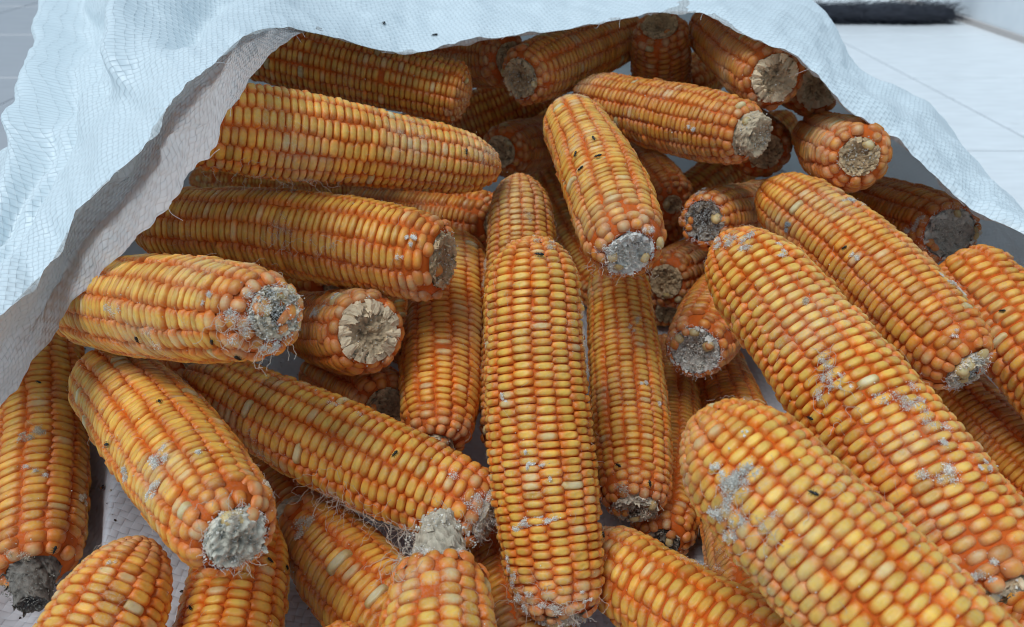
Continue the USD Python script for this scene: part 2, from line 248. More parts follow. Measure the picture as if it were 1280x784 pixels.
STYLE = {1: dict(fill=0.48, rows=16, pitch=3.45, yellow=0.95, butt='messy', rb=0.40, taper=0.92, tipl=27), 2: dict(rows=16, yellow=0.7), 3: dict(rows=14, yellow=0.75, butt='white', rb=0.48, twist=0.25), 4: dict(rows=14, yellow=0.35, rb=0.56),
         5: dict(yellow=0.05, rb=0.55), 6: dict(rows=16, yellow=0.25, butt='stub', rb=0.54), 7: dict(yellow=0.15, butt='torn', rb=0.58), 8: dict(yellow=0.05, butt='torn', rb=0.6), 9: dict(yellow=0.3, rb=0.46, rows=12),
         10: dict(yellow=0.0, rb=0.5), 11: dict(yellow=0.05, rb=0.3), 12: dict(yellow=0.45, butt='dark', rb=0.55, rows=14), 13: dict(yellow=0.6, butt='messy', rb=0.42, taper=0.9, rows=14, pitch=4.0), 14: dict(fill=0.45, yellow=0.85, butt='torn', rb=0.62, rows=18, taper=0.88, pitch=4.0),
         15: dict(yellow=0.95, rows=18, taper=0.90, tipl=30, pitch=3.65), 16: dict(yellow=0.4, butt='mouldy', rb=0.66), 17: dict(fill=0.43, tipl=16, taper=0.95, yellow=0.65, rows=14, pitch=5.0), 18: dict(yellow=0.3), 19: dict(yellow=0.5), 20: dict(yellow=0.2, butt='mouldy', rb=0.60),
         21: dict(yellow=0.7, rows=16, butt='messy', rb=0.5), 22: dict(yellow=0.45, butt='dark', rb=0.4), 23: dict(yellow=0.3), 24: dict(fill=0.45, yellow=0.75, rows=14, pitch=5.0), 25: dict(taper=0.95, yellow=0.6, rows=14, twist=-0.75, butt='kernels', rb=0.35),
         26: dict(yellow=0.8, rows=14, twist=0.2, butt='messy', rb=0.5, taper=0.8, pitch=4.3), 27: dict(yellow=0.6, rows=12, butt='disc', rb=0.55), 28: dict(yellow=0.75, rows=14, taper=0.8, tipl=40, pitch=3.8), 29: dict(yellow=0.6, rows=16, tipl=10),
         30: dict(yellow=0.3), 31: dict(yellow=0.1), 32: dict(yellow=0.75, rows=14, twist=0.5, butt='messy', rb=0.38), 33: dict(yellow=0.25, butt='torn', rb=0.64), 34: dict(yellow=0.6, rows=12, butt='rotten', rb=0.44, pitch=4.6),
         35: dict(yellow=0.75, rows=16, pitch=3.9, butt='mealy', rb=0.42, taper=0.88), 36: dict(yellow=0.65, rows=15, pitch=4.0), 37: dict(yellow=0.7, rows=14, twist=0.4, pitch=3.9), 38: dict(yellow=0.5, rows=12, butt='stub', rb=0.5, pitch=4.4), 39: dict(yellow=0.1),
         40: dict(yellow=0.85, rows=16, butt='shank', rb=0.52, pitch=4.8), 41: dict(yellow=0.5), 42: dict(yellow=0.3), 43: dict(yellow=0.25), 44: dict(yellow=0.2), 45: dict(yellow=0.2), 46: dict(yellow=0.2), 47: dict(yellow=0.2), 48: dict(yellow=0.1)}
for k, b in {32: .74, 35: .76, 26: .80, 13: .84, 1: .86, 3: .88, 21: .82, 34: .84, 6: .82, 20: .85, 25: .78, 40: .80, 12: .84, 22: .8, 38: .82}.items(): STYLE[k].update(bt=b, hb=15)
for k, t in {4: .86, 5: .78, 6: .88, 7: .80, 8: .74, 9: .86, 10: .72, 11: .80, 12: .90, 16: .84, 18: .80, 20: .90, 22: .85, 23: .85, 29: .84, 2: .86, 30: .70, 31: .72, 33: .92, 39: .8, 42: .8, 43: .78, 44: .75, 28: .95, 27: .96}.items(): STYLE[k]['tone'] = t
for k in (35, 26, 25, 32): STYLE[k]['flour'] = 1.0
AX = {}
for k, (p0, p1, R) in COBS.items():
    p0, p1 = np.array(p0), np.array(p1); z = p1 - p0; L = np.linalg.norm(z); z /= L
    x = np.cross(z, [0.3, 0.9, 0.2]); x /= np.linalg.norm(x); AX[k] = (p0, p1, R, L, np.stack([x, np.cross(z, x), z]))   # rows: local axes

# ------------------------------------------------------------------ the sack
def rail(rows): return np.array([pt(u, v, d) for u, v, d in rows])
EDGE = rail([(-90, 490, .265), (0, 395, .290), (67, 328, .312), (107, 248, .312), (187, 187, .316), (220, 127, .322), (267, 77, .335), (307, 47, .358), (373, 35, .400), (470, 60, .445), (540, 60, .455), (620, 49, .465), (700, 38, .472), (780, 24, .478),
             (870, 16, .455), (940, 50, .425), (1000, 80, .412), (1050, 130, .405), (1110, 165, .405), (1160, 215, .405), (1215, 262, .400), (1265, 287, .385), (1340, 335, .360), (1440, 430, .330)])
RIDGE = rail([(-210, 360, .33), (-60, 235, .38), (30, 165, .42), (58, 105, .45), (72, 45, .48), (88, -15, .51), (110, -60, .55), (200, -75, .58), (330, -75, .60), (450, -70, .62), (540, -65, .63), (620, -60, .63), (700, -55, .63), (780, -50, .63),
              (900, -30, .62), (1005, -5, .56), (1045, 32, .52), (1082, 88, .49), (1150, 130, .47), (1200, 188, .45), (1240, 232, .43), (1285, 275, .412), (1380, 335, .39), (1500, 430, .36)])
FLAP = rail([(-30, 560, .300), (5, 503, .313), (52, 440, .325), (97, 370, .318), (160, 312, .306), (212, 257, .293), (246, 200, .288), (290, 143, .298), (374, 44, .400), (470, 40, .500), (540, 38, .510), (620, 30, .520), (700, 18, .52), (780, 5, .52),
             (875, -5, .500), (948, 30, .470), (1015, 62, .450), (1070, 115, .440), (1130, 152, .440), (1180, 204, .435), (1230, 252, .420), (1280, 280, .405), (1355, 330, .380), (1455, 425, .345)])
n = len(EDGE); s = np.linspace(0, 1, n)
left, right = np.clip(1 - s / 0.36, 0, 1) ** 0.7, np.clip((s - 0.62) / 0.38, 0, 1) ** 0.7; top = np.clip(1 - left - right, 0, 1)
out = left[:, None] * [-0.68, 0.5, 0] + top[:, None] * [0, 1.0, 0] + right[:, None] * [0.95, 0.3, 0]
B2 = RIDGE + out * (0.05 + 0.20 * top)[:, None]; B2[:, 2] *= 0.60 + 0.32 * top
B3 = RIDGE + out * (0.085 + 0.36 * top)[:, None]; B3[:, 2] = 0.005
B25 = (B2 + B3) / 2 + out * 0.02
MID = 0.5 * (EDGE + RIDGE); MID[:, 2] += 0.012 * (left + 0.4 * top); MID2 = 0.8 * EDGE + 0.2 * RIDGE; MID2[:, 2] += 0.004
def loft(rails, nu, nv):
    V = np.stack(rails)                                        # rail, column, xyz
    V = CubicSpline(np.linspace(0, 1, n), V, axis=1)(np.linspace(0, 1, nu))
    w = np.linspace(0, 1, len(rails)); V = PchipInterpolator(w, V, axis=0)(np.linspace(0, 1, nv))
    return V.transpose(1, 0, 2)
def arc_uv(G):
    su = np.concatenate([[0], np.cumsum(np.linalg.norm(np.diff(G, axis=0), axis=-1).mean(1))]); sv = np.concatenate([[0], np.cumsum(np.linalg.norm(np.diff(G, axis=1), axis=-1).mean(0))])
    return np.stack(np.broadcast_arrays(su[:, None], sv[None]), -1).reshape(-1, 2)
sack = tag(thing('grain_sack'), 'open white woven plastic sack lying on the floor, full of dried maize cobs', 'sack')
NU, NV = 420, 210
G = loft([B3, B25, B2, RIDGE, MID, MID2, EDGE], NU, NV); 
# the weave's threads run at an angle to the rim: laid out flat on the left flank
PA, PB = G[int(0.10 * NU):int(0.36 * NU), int(0.55 * NV):], None
pn = np.linalg.svd(PA.reshape(-1, 3) - PA.reshape(-1, 3).mean(0), full_matrices=False)[2][2]; pc_ = PA.reshape(-1, 3).mean(0)
def hit(u, v): r = pt(u, v, 1.0) - EYE; return EYE + r * ((pc_ - EYE) @ pn) / (r @ pn)
ta = hit(180, 110) - hit(100, 140); ta /= np.linalg.norm(ta); tb = np.cross(pn, ta)
uv = np.stack([(G - pc_) @ ta, (G - pc_) @ tb], -1).reshape(-1, 2) + 3.0
U, W = np.meshgrid(np.linspace(0, 1, NU), np.linspace(0, 1, NV), indexing='ij')
N = grid_normals(G); N *= np.sign(N[..., 2:].mean())
q = G.copy()
fold = (meshkit.fbm(np.stack([U * 26, W * 3.0, 0 * U], -1), 3, 5) - 0.5) * 0.016 + (meshkit.fbm(G * 26, 3, 9) - 0.5) * 0.012 + (meshkit.fbm(G * 120, 2, 2) - 0.5) * 0.0022
def groove(c0, c1, width, depth):                              # a long soft crease between two points of the (U, W) sheet
    c0, c1 = np.array(c0), np.array(c1); dd = c1 - c0; P = np.stack([U, W], -1) - c0; tt = np.clip((P @ dd) / (dd @ dd), 0, 1)
    r = np.linalg.norm((P - tt[..., None] * dd) * [1.0, 0.5], axis=-1); return depth * np.exp(-(r / width) ** 2)
fold += groove((0.27, 0.44), (0.11, 0.62), 0.022, 0.020) + groove((0.36, 0.50), (0.20, 0.80), 0.022, 0.014) + groove((0.43, 0.52), (0.26, 0.86), 0.02, -0.012) + groove((0.24, 0.50), (0.06, 0.72), 0.018, -0.012) + groove((0.20, 0.62), (0.02, 0.84), 0.02, -0.010)
soft = np.clip((1 - W) / 0.16, 0.0, 1) * np.clip((W + 0.02) / 0.15, 0.1, 1)
edge_wob = (meshkit.fbm(np.stack([U * 60, 0 * U, 0 * U], -1), 3, 21) - 0.5) * 0.006 * np.clip((W - 0.85) / 0.15, 0, 1)
G = q + N * (fold * (0.25 + 0.75 * soft) * (0.6 + 0.4 * np.clip(1.4 - 2 * np.abs(U - 0.25), 0, 1)) + edge_wob)[..., None]
G[..., 2] = np.maximum(G[..., 2], 0.004)
CUT = int(0.52 * NU); PR = G[int(0.62 * NU):int(0.92 * NU), int(0.5 * NV):].reshape(-1, 3); pr0 = PR.mean(0)
_, _, vr = np.linalg.svd(PR - pr0, full_matrices=False); uvr = np.stack([(G - pr0) @ (vr[0] * 0.85 + vr[1] * 0.52), (G - pr0) @ (vr[0] * -0.52 + vr[1] * 0.85)], -1) + 3.0
obj('upper_layer', (G[:CUT + 1].reshape(-1, 3), grid_faces(CUT + 1, NV)), 'woven_plastic', sack, smooth=True, uv=uv.reshape(NU, NV, 2)[:CUT + 1].reshape(-1, 2))
obj('right_flank', (G[CUT:].reshape(-1, 3), grid_faces(NU - CUT, NV)), 'woven_plastic', sack, smooth=True, uv=uvr[CUT:].reshape(-1, 2))
# the mouth's hem, folded under
e0 = G[:, -1]
E = CubicSpline(np.linspace(0, 1, NU), e0)(np.linspace(0, 1, n)); recess = 0.5 * (E + FLAP)
cl = np.exp(-((s - 0.16) / 0.10) ** 2)[:, None]
back = (E - EYE) / np.linalg.norm(E - EYE, axis=1)[:, None]
H1 = E + (FLAP - E) * 0.10 + back * (0.004 + 0.008 * cl); H2 = E + (FLAP - E) * 0.42 + back * (0.007 + 0.011 * cl); H3 = E + (FLAP - E) * 0.66 + back * (0.004 + 0.002 * cl)
H = loft([E, H1, H2, H3, FLAP], NU, 60); H[:, 0] = e0; huv = arc_uv(H) + [0.001, 0.4]
HW = np.linspace(0, 1, 60)[None]; HU = np.linspace(0, 1, NU)[:, None]
H += grid_normals(H) * ((meshkit.fbm(np.stack([HU * 50 + 0 * HW, 0 * HU + HW * 2, 0 * HU + 0 * HW], -1), 3, 31) - 0.5) * 0.007 * np.clip(HW * 6, 0, 1) + (meshkit.fbm(H * 110, 3, 8) - 0.5) * 0.0045 * np.clip(HW * 6, 0, 1))[..., None]
obj('folded_hem', (H.reshape(-1, 3), grid_faces(NU, 60)), 'woven_plastic_inside', sack, smooth=True, uv=huv)
# the lower layer, draped under the heap
NX, NY = 300, 300
xs = np.linspace(-0.43, 0.41, NX); e1 = np.linspace(0, 1, NY)
front = 0.212 - 0.30 / (1 + np.exp(-(xs + 0.165) / 0.012)) + 0.012 * (meshkit.fbm(np.stack([xs * 18, 0 * xs, 0 * xs], -1), 3, 4) - 0.5)
X = np.repeat(xs[:, None], NY, 1); Y = front[:, None] + (0.95 - 0.9 * np.abs(xs[:, None]) ** 2.5 - front[:, None]) * e1[None] ** 1.15
Z = 0.006 + 0.052 * np.exp(-(((X + 0.205) / 0.075) ** 2 + ((Y - 0.27) / 0.12) ** 2)) + 0.075 * np.clip((np.abs(X) - 0.26) / 0.16, 0, 1) ** 2 + 0.012 * meshkit.fbm(np.stack([X, Y, 0 * X], -1) * 14, 3, 6)
lim = np.full_like(Z, 9.0)
for k, (p0, p1, R, L, A) in AX.items():
    for t in np.linspace(0.0, 1.0, 24):
        c = p0 + (p1 - p0) * t; r2 = (R * 1.02) ** 2 - (X - c[0]) ** 2 - (Y - c[1]) ** 2; lim = np.where(r2 > 0, np.minimum(lim, c[2] - np.sqrt(np.maximum(r2, 0))), lim)
low = gaussian_filter(np.minimum(Z, minimum_filter(lim, 5) - 0.0015), 2.0); Z = np.minimum(low, lim - 0.001)
fd = np.clip((Y - front[:, None]) / 0.02, 0, 1); Z = np.maximum(Z * np.sqrt(1 - (1 - fd) ** 2 * 0.9), 0.0030)
Z += 0.0035 * np.exp(-((Y - front[:, None] - 0.007) / 0.004) ** 2)
D = np.stack([X, Y, Z], -1)
obj('lower_layer', (D.reshape(-1, 3), grid_faces(NX, NY)), 'woven_plastic_shaded', sack, smooth=True, uv=np.stack([X, Y], -1).reshape(-1, 2) + [0.0, 0.3])
# frayed tape ends along the mouth
fr = []
for _ in range(46):
    i = rng.integers(60, NU - 60); p = e0[i] if rng.random() < 0.5 else H[i, -1]; d = rng.normal(0, 1, 3); d[2] -= 0.4; d /= np.linalg.norm(d); l = rng.uniform(0.002, 0.007)
    fr.append(np.array([p, p + d * l * 0.5, p + d * l + rng.normal(0, 0.0015, 3)]))
curves('frayed_threads', fr, 0.00014, 'thread', sack)

# ------------------------------------------------------------------ the cobs
LABELS = {
    1: ('large yellow cob standing upright in the middle of the heap, ragged chaff at its foot', ''),
    2: ('orange-yellow cob half hidden behind the top of the large upright middle cob', ''),
    3: ('short orange cob with a white mouldy broken end, pointing down above the middle cob', ''),
    4: ("orange cob with a round beige pith end, under the sack's rim at top centre", ''),
    5: ('stubby dark orange cob with its grey end up, under the rim right of centre', ''),
    6: ('orange cob with a long crumbly beige stub end pointing right, upper middle', ''),
    7: ("dark orange cob with a torn pale cream end, under the sack's rim at upper right", ''),
    8: ('shadowed orange cob with a dark hollow end, half covered by the right rim', ''),
    9: ('knobbly orange cob seen end-on with grey-brown pith, beside the right rim', ''),
    10: ('dark shadowed cob behind the crumbly beige stub of the upper middle cob', ''),
    11: ('small dark orange cob end in the gap right of the white-ended short cob', ''),
    12: ('orange cob with a dark grey hollow end facing left, below the stub-ended cob', ''),
    13: ('long orange cob lying diagonally at upper right with mouldy lower end and grey dust clumps', ''),
    14: ('very large yellow-orange cob lying diagonally on the right with white webby mould patches', ''),
    15: ('biggest yellow cob in the lower right corner with a grey crumbly mould streak', ''),
    16: ('orange cob with a grey mouldy caved-in end close to the right rim', ''),
    17: ("orange cob with neat square kernels at the right edge under the sack's rim", ''),
    18: ('dark reddish cob at the right edge below the diagonal upper right cob', ''),
    19: ('small piece of an orange cob low at the right edge beside the very large cob', ''),
    20: ("short orange cob with a white mouldy end, left of the very large right cob's top", ''),
    21: ('slim yellow cob just right of the middle cob with a ragged chaffy lower end', ''),
    22: ('dim orange cob with a dark ragged end, in the gap right of the slim cob', ''),
    23: ('reddish dusty cob wedged in the gap left of the biggest lower right cob', ''),
    24: ('yellow cob lying diagonally at the bottom edge, right of the middle cob', ''),
    25: ('orange cob with twisting kernel rows, left of the large upright middle cob', ''),
    26: ('long yellow-orange cob lying diagonally left of centre, ragged end touching the middle cob', ''),
    27: ('long orange cob lying level at upper left with big rounded kernels at its right end', ''),
    28: ('long yellow cob under the left rim, tapering to a dusty tip at right', ''),
    29: ("blunt-tipped yellow cob in shade at the top left under the sack's rim", ''),
    30: ('dark shadowed cob far back under the rim, right of the blunt-tipped cob', ''),
    31: ("dim cob deep in the gap right of the tapering yellow cob's tip", ''),
    32: ('orange cob at left with a hollow end full of grey webbing and loose kernels', ''),
    33: ('cob with a wide torn beige end, right of the cob full of grey webbing', ''),
    34: ('cob at the far left edge with a black rotten lower end', ''),
    35: ('thick yellow cob at lower left with a pale mealy mouldy end', ''),
    36: ('cob with plump kernels in the bottom left corner, leaning left', ''),
    37: ('cob with plump wavy rows at the bottom, below the pale mealy end', ''),
    38: ('shadowed cob with a grey stub, sloping down right at the bottom left of centre', ''),
    39: ('dark cob deep in the gap under the long diagonal left cob', ''),
    40: ('pale yellow cob at the bottom centre with a grey cone-shaped shank on top', ''),
    41: ('just the top of an orange cob at the bottom edge, left of the shank cob', ''),
    42: ("dark cob in the narrow gap left of the middle cob's foot", ''),
    43: ('dark cob in the gap right of the level upper left cob', ''),
    44: ('dark cob in the gap below the cob with the dark hollow end', ''),
    45: ('scrap of an orange cob showing below the cob full of grey webbing', ''),
    46: ('dark cob in the gap beneath the cob with the wide torn beige end', ''),
    56: ("dark cob at the back, seen above the white-ended cob's left side", ''),
    57: ('dark cob in the gap left of the short white-ended right cob', ''),
    60: ('dark cob at the very back under the rim, between stubby and cream-ended cobs', ''),
    61: ('dark cob in the gap underneath the dark reddish right edge cob', ''),
    64: ('dark cob in the narrow gap between the level upper left cob and the webbed cob', ''),
    50: ('dark cob at the back, in the gap right of the blunt-tipped cob', ''),
    52: ('dark cob deep in the gap just below the crumbly stub-ended cob', ''),
    53: ('dark cob in the slit between the two long upper left cobs', ''),
    54: ('dark cob in the slit between the middle cob and the white-ended cob', ''),
    55: ("dark sliver of cob behind the twisting-rowed cob's left side", ''),
    47: ('dark cob in the gap between the two largest right-hand cobs', ''),
}
# depth of the heap as seen from the camera, on a coarse raster: which kernels can be seen at all
BW, BH = 320, 196
zbuf = np.full((BH + 8, BW + 8), 9.0)
for k, (p0, p1, R, L, A) in AX.items():
    tt, aa = np.meshgrid(np.linspace(0.02, 0.98, 90), np.linspace(0, 2 * np.pi, 72), indexing='ij')
    rr = R * np.interp(tt, [0, .06, .2, .7, .9, 1], [.6, .9, 1, .95, .8, .4])
    P = p0 + tt[..., None] * L * A[2] + (rr * np.cos(aa))[..., None] * A[0] + (rr * np.sin(aa))[..., None] * A[1]
    u, v, d = proj(P.reshape(-1, 3)); iu, iv = np.floor(u / 4).astype(int), np.floor(v / 4).astype(int); ok = (iu >= -1) & (iu < BW + 1) & (iv >= -1) & (iv < BH + 1)
    for du in (0, 1):
        for dv in (0, 1): np.minimum.at(zbuf, (iv[ok] + 2 + dv, iu[ok] + 2 + du), d[ok])

def unit_kernel(m):
    g = np.sin(np.linspace(-np.pi / 2, np.pi / 2, m)); y, x = np.meshgrid(g, g, indexing='ij'); return x, y          # x along the row, y across it
def blob(r, seed, flat=1.0, m=1):
    s = trimesh.creation.icosphere(m); v = s.vertices * (0.75 + 0.5 * meshkit.noise(s.vertices * 1.7 + seed * 7.1, seed))[:, None] * r; v[:, 2] *= flat; return v, s.faces
def grain(i):
    r = np.random.default_rng(i); v = np.array([(1, 0, 0), (-1, 0, 0), (0, 1, 0), (0, -1, 0), (0, 0, 1), (0, 0, -1)], float) * r.uniform(0.5, 1.5, (6, 1)) + r.normal(0, 0.25, (6, 3))
    return v, np.array([(0, 2, 4), (2, 1, 4), (1, 3, 4), (3, 0, 4), (2, 0, 5), (1, 2, 5), (3, 1, 5), (0, 3, 5)])
BLOBS = [grain(i) for i in range(12)]
def crumbs(points, sizes, rg):
    V, Fc, o = [], [], 0
    for p, r in zip(points, sizes):
        v, f = BLOBS[rg.integers(12)]; V.append(p + v * r * rg.uniform(0.6, 1.3, 3)); Fc.append(f + o); o += len(v)
    return np.concatenate(V), np.concatenate(Fc)

BODY = {}
def build_cob(k):
    p0, p1, R, L, A = AX[k]; st = {**DEF, **STYLE.get(k, {})}; rg = np.random.default_rng(100 + k)
    label = LABELS.get(k, ('dim maize cob buried deep in the heap, only glimpsed through a gap',))[0]
    path = numbered('/World', 'maize_cob'); cob = UsdGeom.Xform.Define(stage, path); BODY[k] = cob
    cob.AddTransformOp().Set(Gf.Matrix4d(*A[0], 0, *A[1], 0, *A[2], 0, *p0, 1)); tag(cob, label, 'maize cob', 'dried maize cobs heaped in the sack' if k < 49 else 'maize cobs buried deep in the heap')
    mm = 1e-3; rb = st['rb'] * R; hb, tl = st['hb'] * mm, st['tipl'] * mm; bt = st['bt']; Rt = R * st['taper']
    # outline (z, r) of the kernels' tops, by arc length
    zb = hb * (1 - np.cos(np.linspace(0, np.pi / 2, 14))); r_b = rb + (bt * R - rb) * np.sin(np.linspace(0, np.pi / 2, 14))
    zm = np.linspace(hb, L - tl, 40)[1:]; r_m = np.interp((zm - hb) / (L - tl - hb), [0, .22, .6, 1], [bt * R, R * (0.5 + 0.5 * min(1, bt + 0.08)), R * (1 + st['taper']) / 2 + .02 * R, Rt]); r_m = gaussian_filter(r_m, 3, mode='nearest')
    ze = L - tl + tl * np.sin(np.linspace(0, 1.45, 20))[1:]; r_e = r_m[-1] * np.cos(np.linspace(0, 1.45, 20))[1:]
    Zc, Rc = np.concatenate([zb, zm, ze]), np.concatenate([r_b, r_m, r_e]); S = np.concatenate([[0], np.cumsum(np.hypot(np.diff(Zc), np.diff(Rc)))])
    fz, fr = PchipInterpolator(S, Zc), PchipInterpolator(S, Rc); dz, dr = fz.derivative(), fr.derivative()
    bend = rg.uniform(-1, 1, 2) * 4.2 * mm; lump = rg.uniform(0, 9, 3)
    def at(s_, ph, h=0.0):
        r, z = fr(s_), fz(s_); a, b = dz(s_), dr(s_); nn = np.hypot(a, b) + 1e-9; nr, nz = a / nn, -b / nn
        r = r * (1 + 0.06 * (meshkit.noise(np.stack([np.cos(ph) * 1.3 + lump[0], np.sin(ph) * 1.3 + lump[1], z * 22 + lump[2]], -1), 1) - 0.5)) + h * nr; w = np.sin(np.pi * np.clip(z / L, 0, 1))
        return np.stack([r * np.cos(ph) + bend[0] * w, r * np.sin(ph) + bend[1] * w, z + h * nz], -1), np.stack([nr * np.cos(ph), nr * np.sin(ph), nz], -1), np.stack([-nz * np.cos(ph), -nz * np.sin(ph), nr], -1)
    # kernels: rows along the cob
    nrow, pitch, ph0 = st['rows'], st['pitch'] * mm, rg.uniform(0, 6.28); K = []
    for j in range(nrow):
        s_ = rg.uniform(0.5, 3) * mm; ro = rg.normal(0, 0.018) + (0.022 if j % 2 else -0.022); w1, w2 = rg.uniform(0, 6.28, 2)
        while s_ < S[-1] - 1.5 * mm:
            z = fz(s_); ends = max(0.0, 1 - z / (20 * mm)); tipw = max(0.0, 1 - (L - z) / (24 * mm))
            pc = pitch * (1 + 0.40 * ends - 0.12 * tipw) * rg.uniform(0.90, 1.10); r = float(fr(s_)); space = 2 * np.pi * r / nrow
            keep = space > 3.6 * mm or j % 2 == 0
            if space < 1.9 * mm: keep = j % 4 == 0
            ph = ph0 + 2 * np.pi * (j + ro + 0.035 * np.sin(z * 55 + w1) + 0.03 * np.sin(z * 120 + w2)) / nrow + st['twist'] * z / L + rg.normal(0, 0.018 + 0.13 * ends) * 2 * np.pi / nrow
            if keep and rg.random() > 0.003 + 0.10 * ends ** 3:
                mult = 1 if space > 3.6 * mm else 2 if space > 1.9 * mm else 4
                K.append((s_ + pc / 2, ph, pc, space * min(mult, 2), max(ends, tipw), ends))
            s_ += pc
    K = np.array(K); s_, ph, pc, sp, en, eb = K.T; m = len(K)
    C, Nn, Ts = at(s_, ph)
    kind = st['butt']; nx = {'messy': 9, 'white': 3, 'mouldy': 6, 'mealy': 7, 'rotten': 4, 'kernels': 12, 'disc': 1, 'stub': 2, 'dark': 4}.get(kind, 0)
    if nx:
        stick0 = {'mealy': 4, 'messy': 1.5, 'rotten': 6, 'stub': 3}.get(kind, 0.0) * mm
        a_ = rg.uniform(0, 6.28, nx); q_ = np.sqrt(rg.uniform(0.12 if kind in ('messy', 'kernels') else 0.45, 1.0, nx)); e_ = np.stack([np.cos(a_), np.sin(a_), 0 * a_], -1)
        C = np.concatenate([C, e_ * (rb * q_)[:, None] + [0, 0, -1.0] * (stick0 * (1.1 - q_) + rg.uniform(0.2, 1.8, nx) * mm)[:, None]])
        n2 = e_ * rg.uniform(0.2, 1.0, (nx, 1)) + [0, 0, -1.0] + rg.normal(0, 0.3, (nx, 3)); n2 /= np.linalg.norm(n2, axis=1)[:, None]; t2 = np.cross(np.cross(n2, e_ + 0.01), n2); t2 /= np.linalg.norm(t2, axis=1)[:, None]
        Nn, Ts = np.concatenate([Nn, n2]), np.concatenate([Ts, t2]); k2 = np.stack([0 * a_, a_, rg.uniform(4.0, 5.8, nx) * mm, rg.uniform(4.5, 6.5, nx) * mm, 1 + 0 * a_, 0.7 + 0 * a_], -1)
        K = np.concatenate([K, k2]); s_, ph, pc, sp, en, eb = K.T; m = len(K)
    Tp = np.cross(Nn, Ts)
    Nn = Nn + rg.normal(0, 0.085, (m, 1)) * Ts + rg.normal(0, 0.075, (m, 1)) * Tp; Nn /= np.linalg.norm(Nn, axis=1)[:, None]
    Aa, Bb = pc * st['fill'] * (1 + 0.065 * rg.normal(size=m)), sp * 0.505 * (1 + 0.055 * rg.normal(size=m)); Hk = 3.2 * mm * np.clip(np.minimum(Bb, Aa * 2.2) / (4.2 * mm), 0.5, 1.05)
    up = rg.normal(0, 0.30 * mm, m) + 0.5 * mm * eb * rg.normal(size=m)
    # colour of each kernel: yellow crown, orange flanks
    ye = np.clip(st['yellow'] * (1 - 0.75 * en) + rg.normal(0, 0.13, m), 0, 1)[:, None]
    crown = np.array([0.82, 0.275, 0.026]) * (1 - ye) + np.array([0.90, 0.50, 0.085]) * ye; flank = np.array([0.72, 0.150, 0.010]) * (1 - 0.4 * ye) + np.array([0.80, 0.215, 0.016]) * 0.4 * ye
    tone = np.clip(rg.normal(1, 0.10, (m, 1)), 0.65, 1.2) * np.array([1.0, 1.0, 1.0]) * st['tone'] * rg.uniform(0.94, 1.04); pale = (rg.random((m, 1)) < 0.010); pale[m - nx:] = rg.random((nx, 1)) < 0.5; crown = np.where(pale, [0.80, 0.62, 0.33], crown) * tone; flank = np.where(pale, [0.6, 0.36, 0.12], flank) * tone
    floury = (rg.random((m, 1)) < 0.035 + 0.40 * st['flour'] * en[:, None]); crown = np.where(floury, crown * 0.55 + np.array([0.74, 0.60, 0.38]) * 0.45, crown)
    # pale dusty film lying over parts of the cob
    nf = rg.integers(4, 9); fc = C[rg.integers(0, m, nf)]; fr_ = rg.uniform(6, 16, nf) * mm
    def film(P): 
        a = sum(np.exp(-(np.linalg.norm(P - c_, axis=-1) / r_) ** 2) for c_, r_ in zip(fc, fr_)); a = a + 0.28 * np.exp(-np.maximum(P[..., 2], 0) / (9 * mm))
        return np.clip(a * 0.9 * (meshkit.fbm(P * 420 + lump, 3, k) - 0.30) * 2.0, 0, 0.30)[..., None]
    roundish = np.clip(en * 1.3, 0, 1); dents = rg.uniform(0.0, 0.26, m)
    def surf(sel, mres):
        x, y = unit_kernel(mres); x, y = x[None], y[None]; g = lambda q: q[sel][:, None, None]
        rn = g(roundish); pe, qe = 3.1 - 0.8 * rn, 2.9 - 0.55 * rn
        hx = np.clip(1 - np.abs(x) ** pe, 0, 1) ** (1 / pe); hy = np.clip(1 - np.abs(y) ** qe, 0, 1) ** (1 / qe); h = hx * hy
        dent = g(dents) * np.exp(-(x / 0.45) ** 2 - (y / 0.5) ** 2) * (1 - rn)
        X_, Y_ = g(Aa) * x * (1 - (0.16 + 0.08 * rn) * y ** 2), g(Bb) * y * (1 - (0.10 + 0.10 * rn) * x ** 2)
        top = C[sel][:, None, None] + Ts[sel][:, None, None] * X_[..., None] + Tp[sel][:, None, None] * Y_[..., None] + Nn[sel][:, None, None] * (g(Hk) * (h * (1 - dent) - 1) + g(up))[..., None]
        w = np.clip(1.10 - 1.65 * np.abs(y) ** 2.1 - 0.75 * np.abs(x) ** 2.6, 0, 1); w = (w * (1 - 0.55 * rn * np.clip(np.hypot(x, y) * 1.2, 0, 1)))[..., None]
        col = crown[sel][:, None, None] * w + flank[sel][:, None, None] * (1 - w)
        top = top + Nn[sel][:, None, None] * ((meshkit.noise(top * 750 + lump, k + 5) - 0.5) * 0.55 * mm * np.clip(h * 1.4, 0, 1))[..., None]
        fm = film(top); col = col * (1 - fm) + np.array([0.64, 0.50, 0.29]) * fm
        nrm = -grid_normals(top)
        sg = np.sign((nrm[:, mres // 2, mres // 2] * Nn[sel]).sum(-1))[:, None, None, None]; nrm = nrm * sg
        f = grid_faces(mres, mres)
        if len(sel) and sg.flat[0] > 0: f = f[:, ::-1]
        return top.reshape(len(sel), -1, 3), nrm.reshape(len(sel), -1, 3), np.broadcast_to(col, top.shape).reshape(len(sel), -1, 3), f
    Wc = p0 + C @ A; Wn = Nn @ A; u, v, d = proj(Wc); to = (EYE - Wc); dist = np.linalg.norm(to, axis=1); face = (Wn * to).sum(1) / dist
    iu, iv = np.clip(np.floor(u / 4).astype(int) + 2, 0, BW + 7), np.clip(np.floor(v / 4).astype(int) + 2, 0, BH + 7)
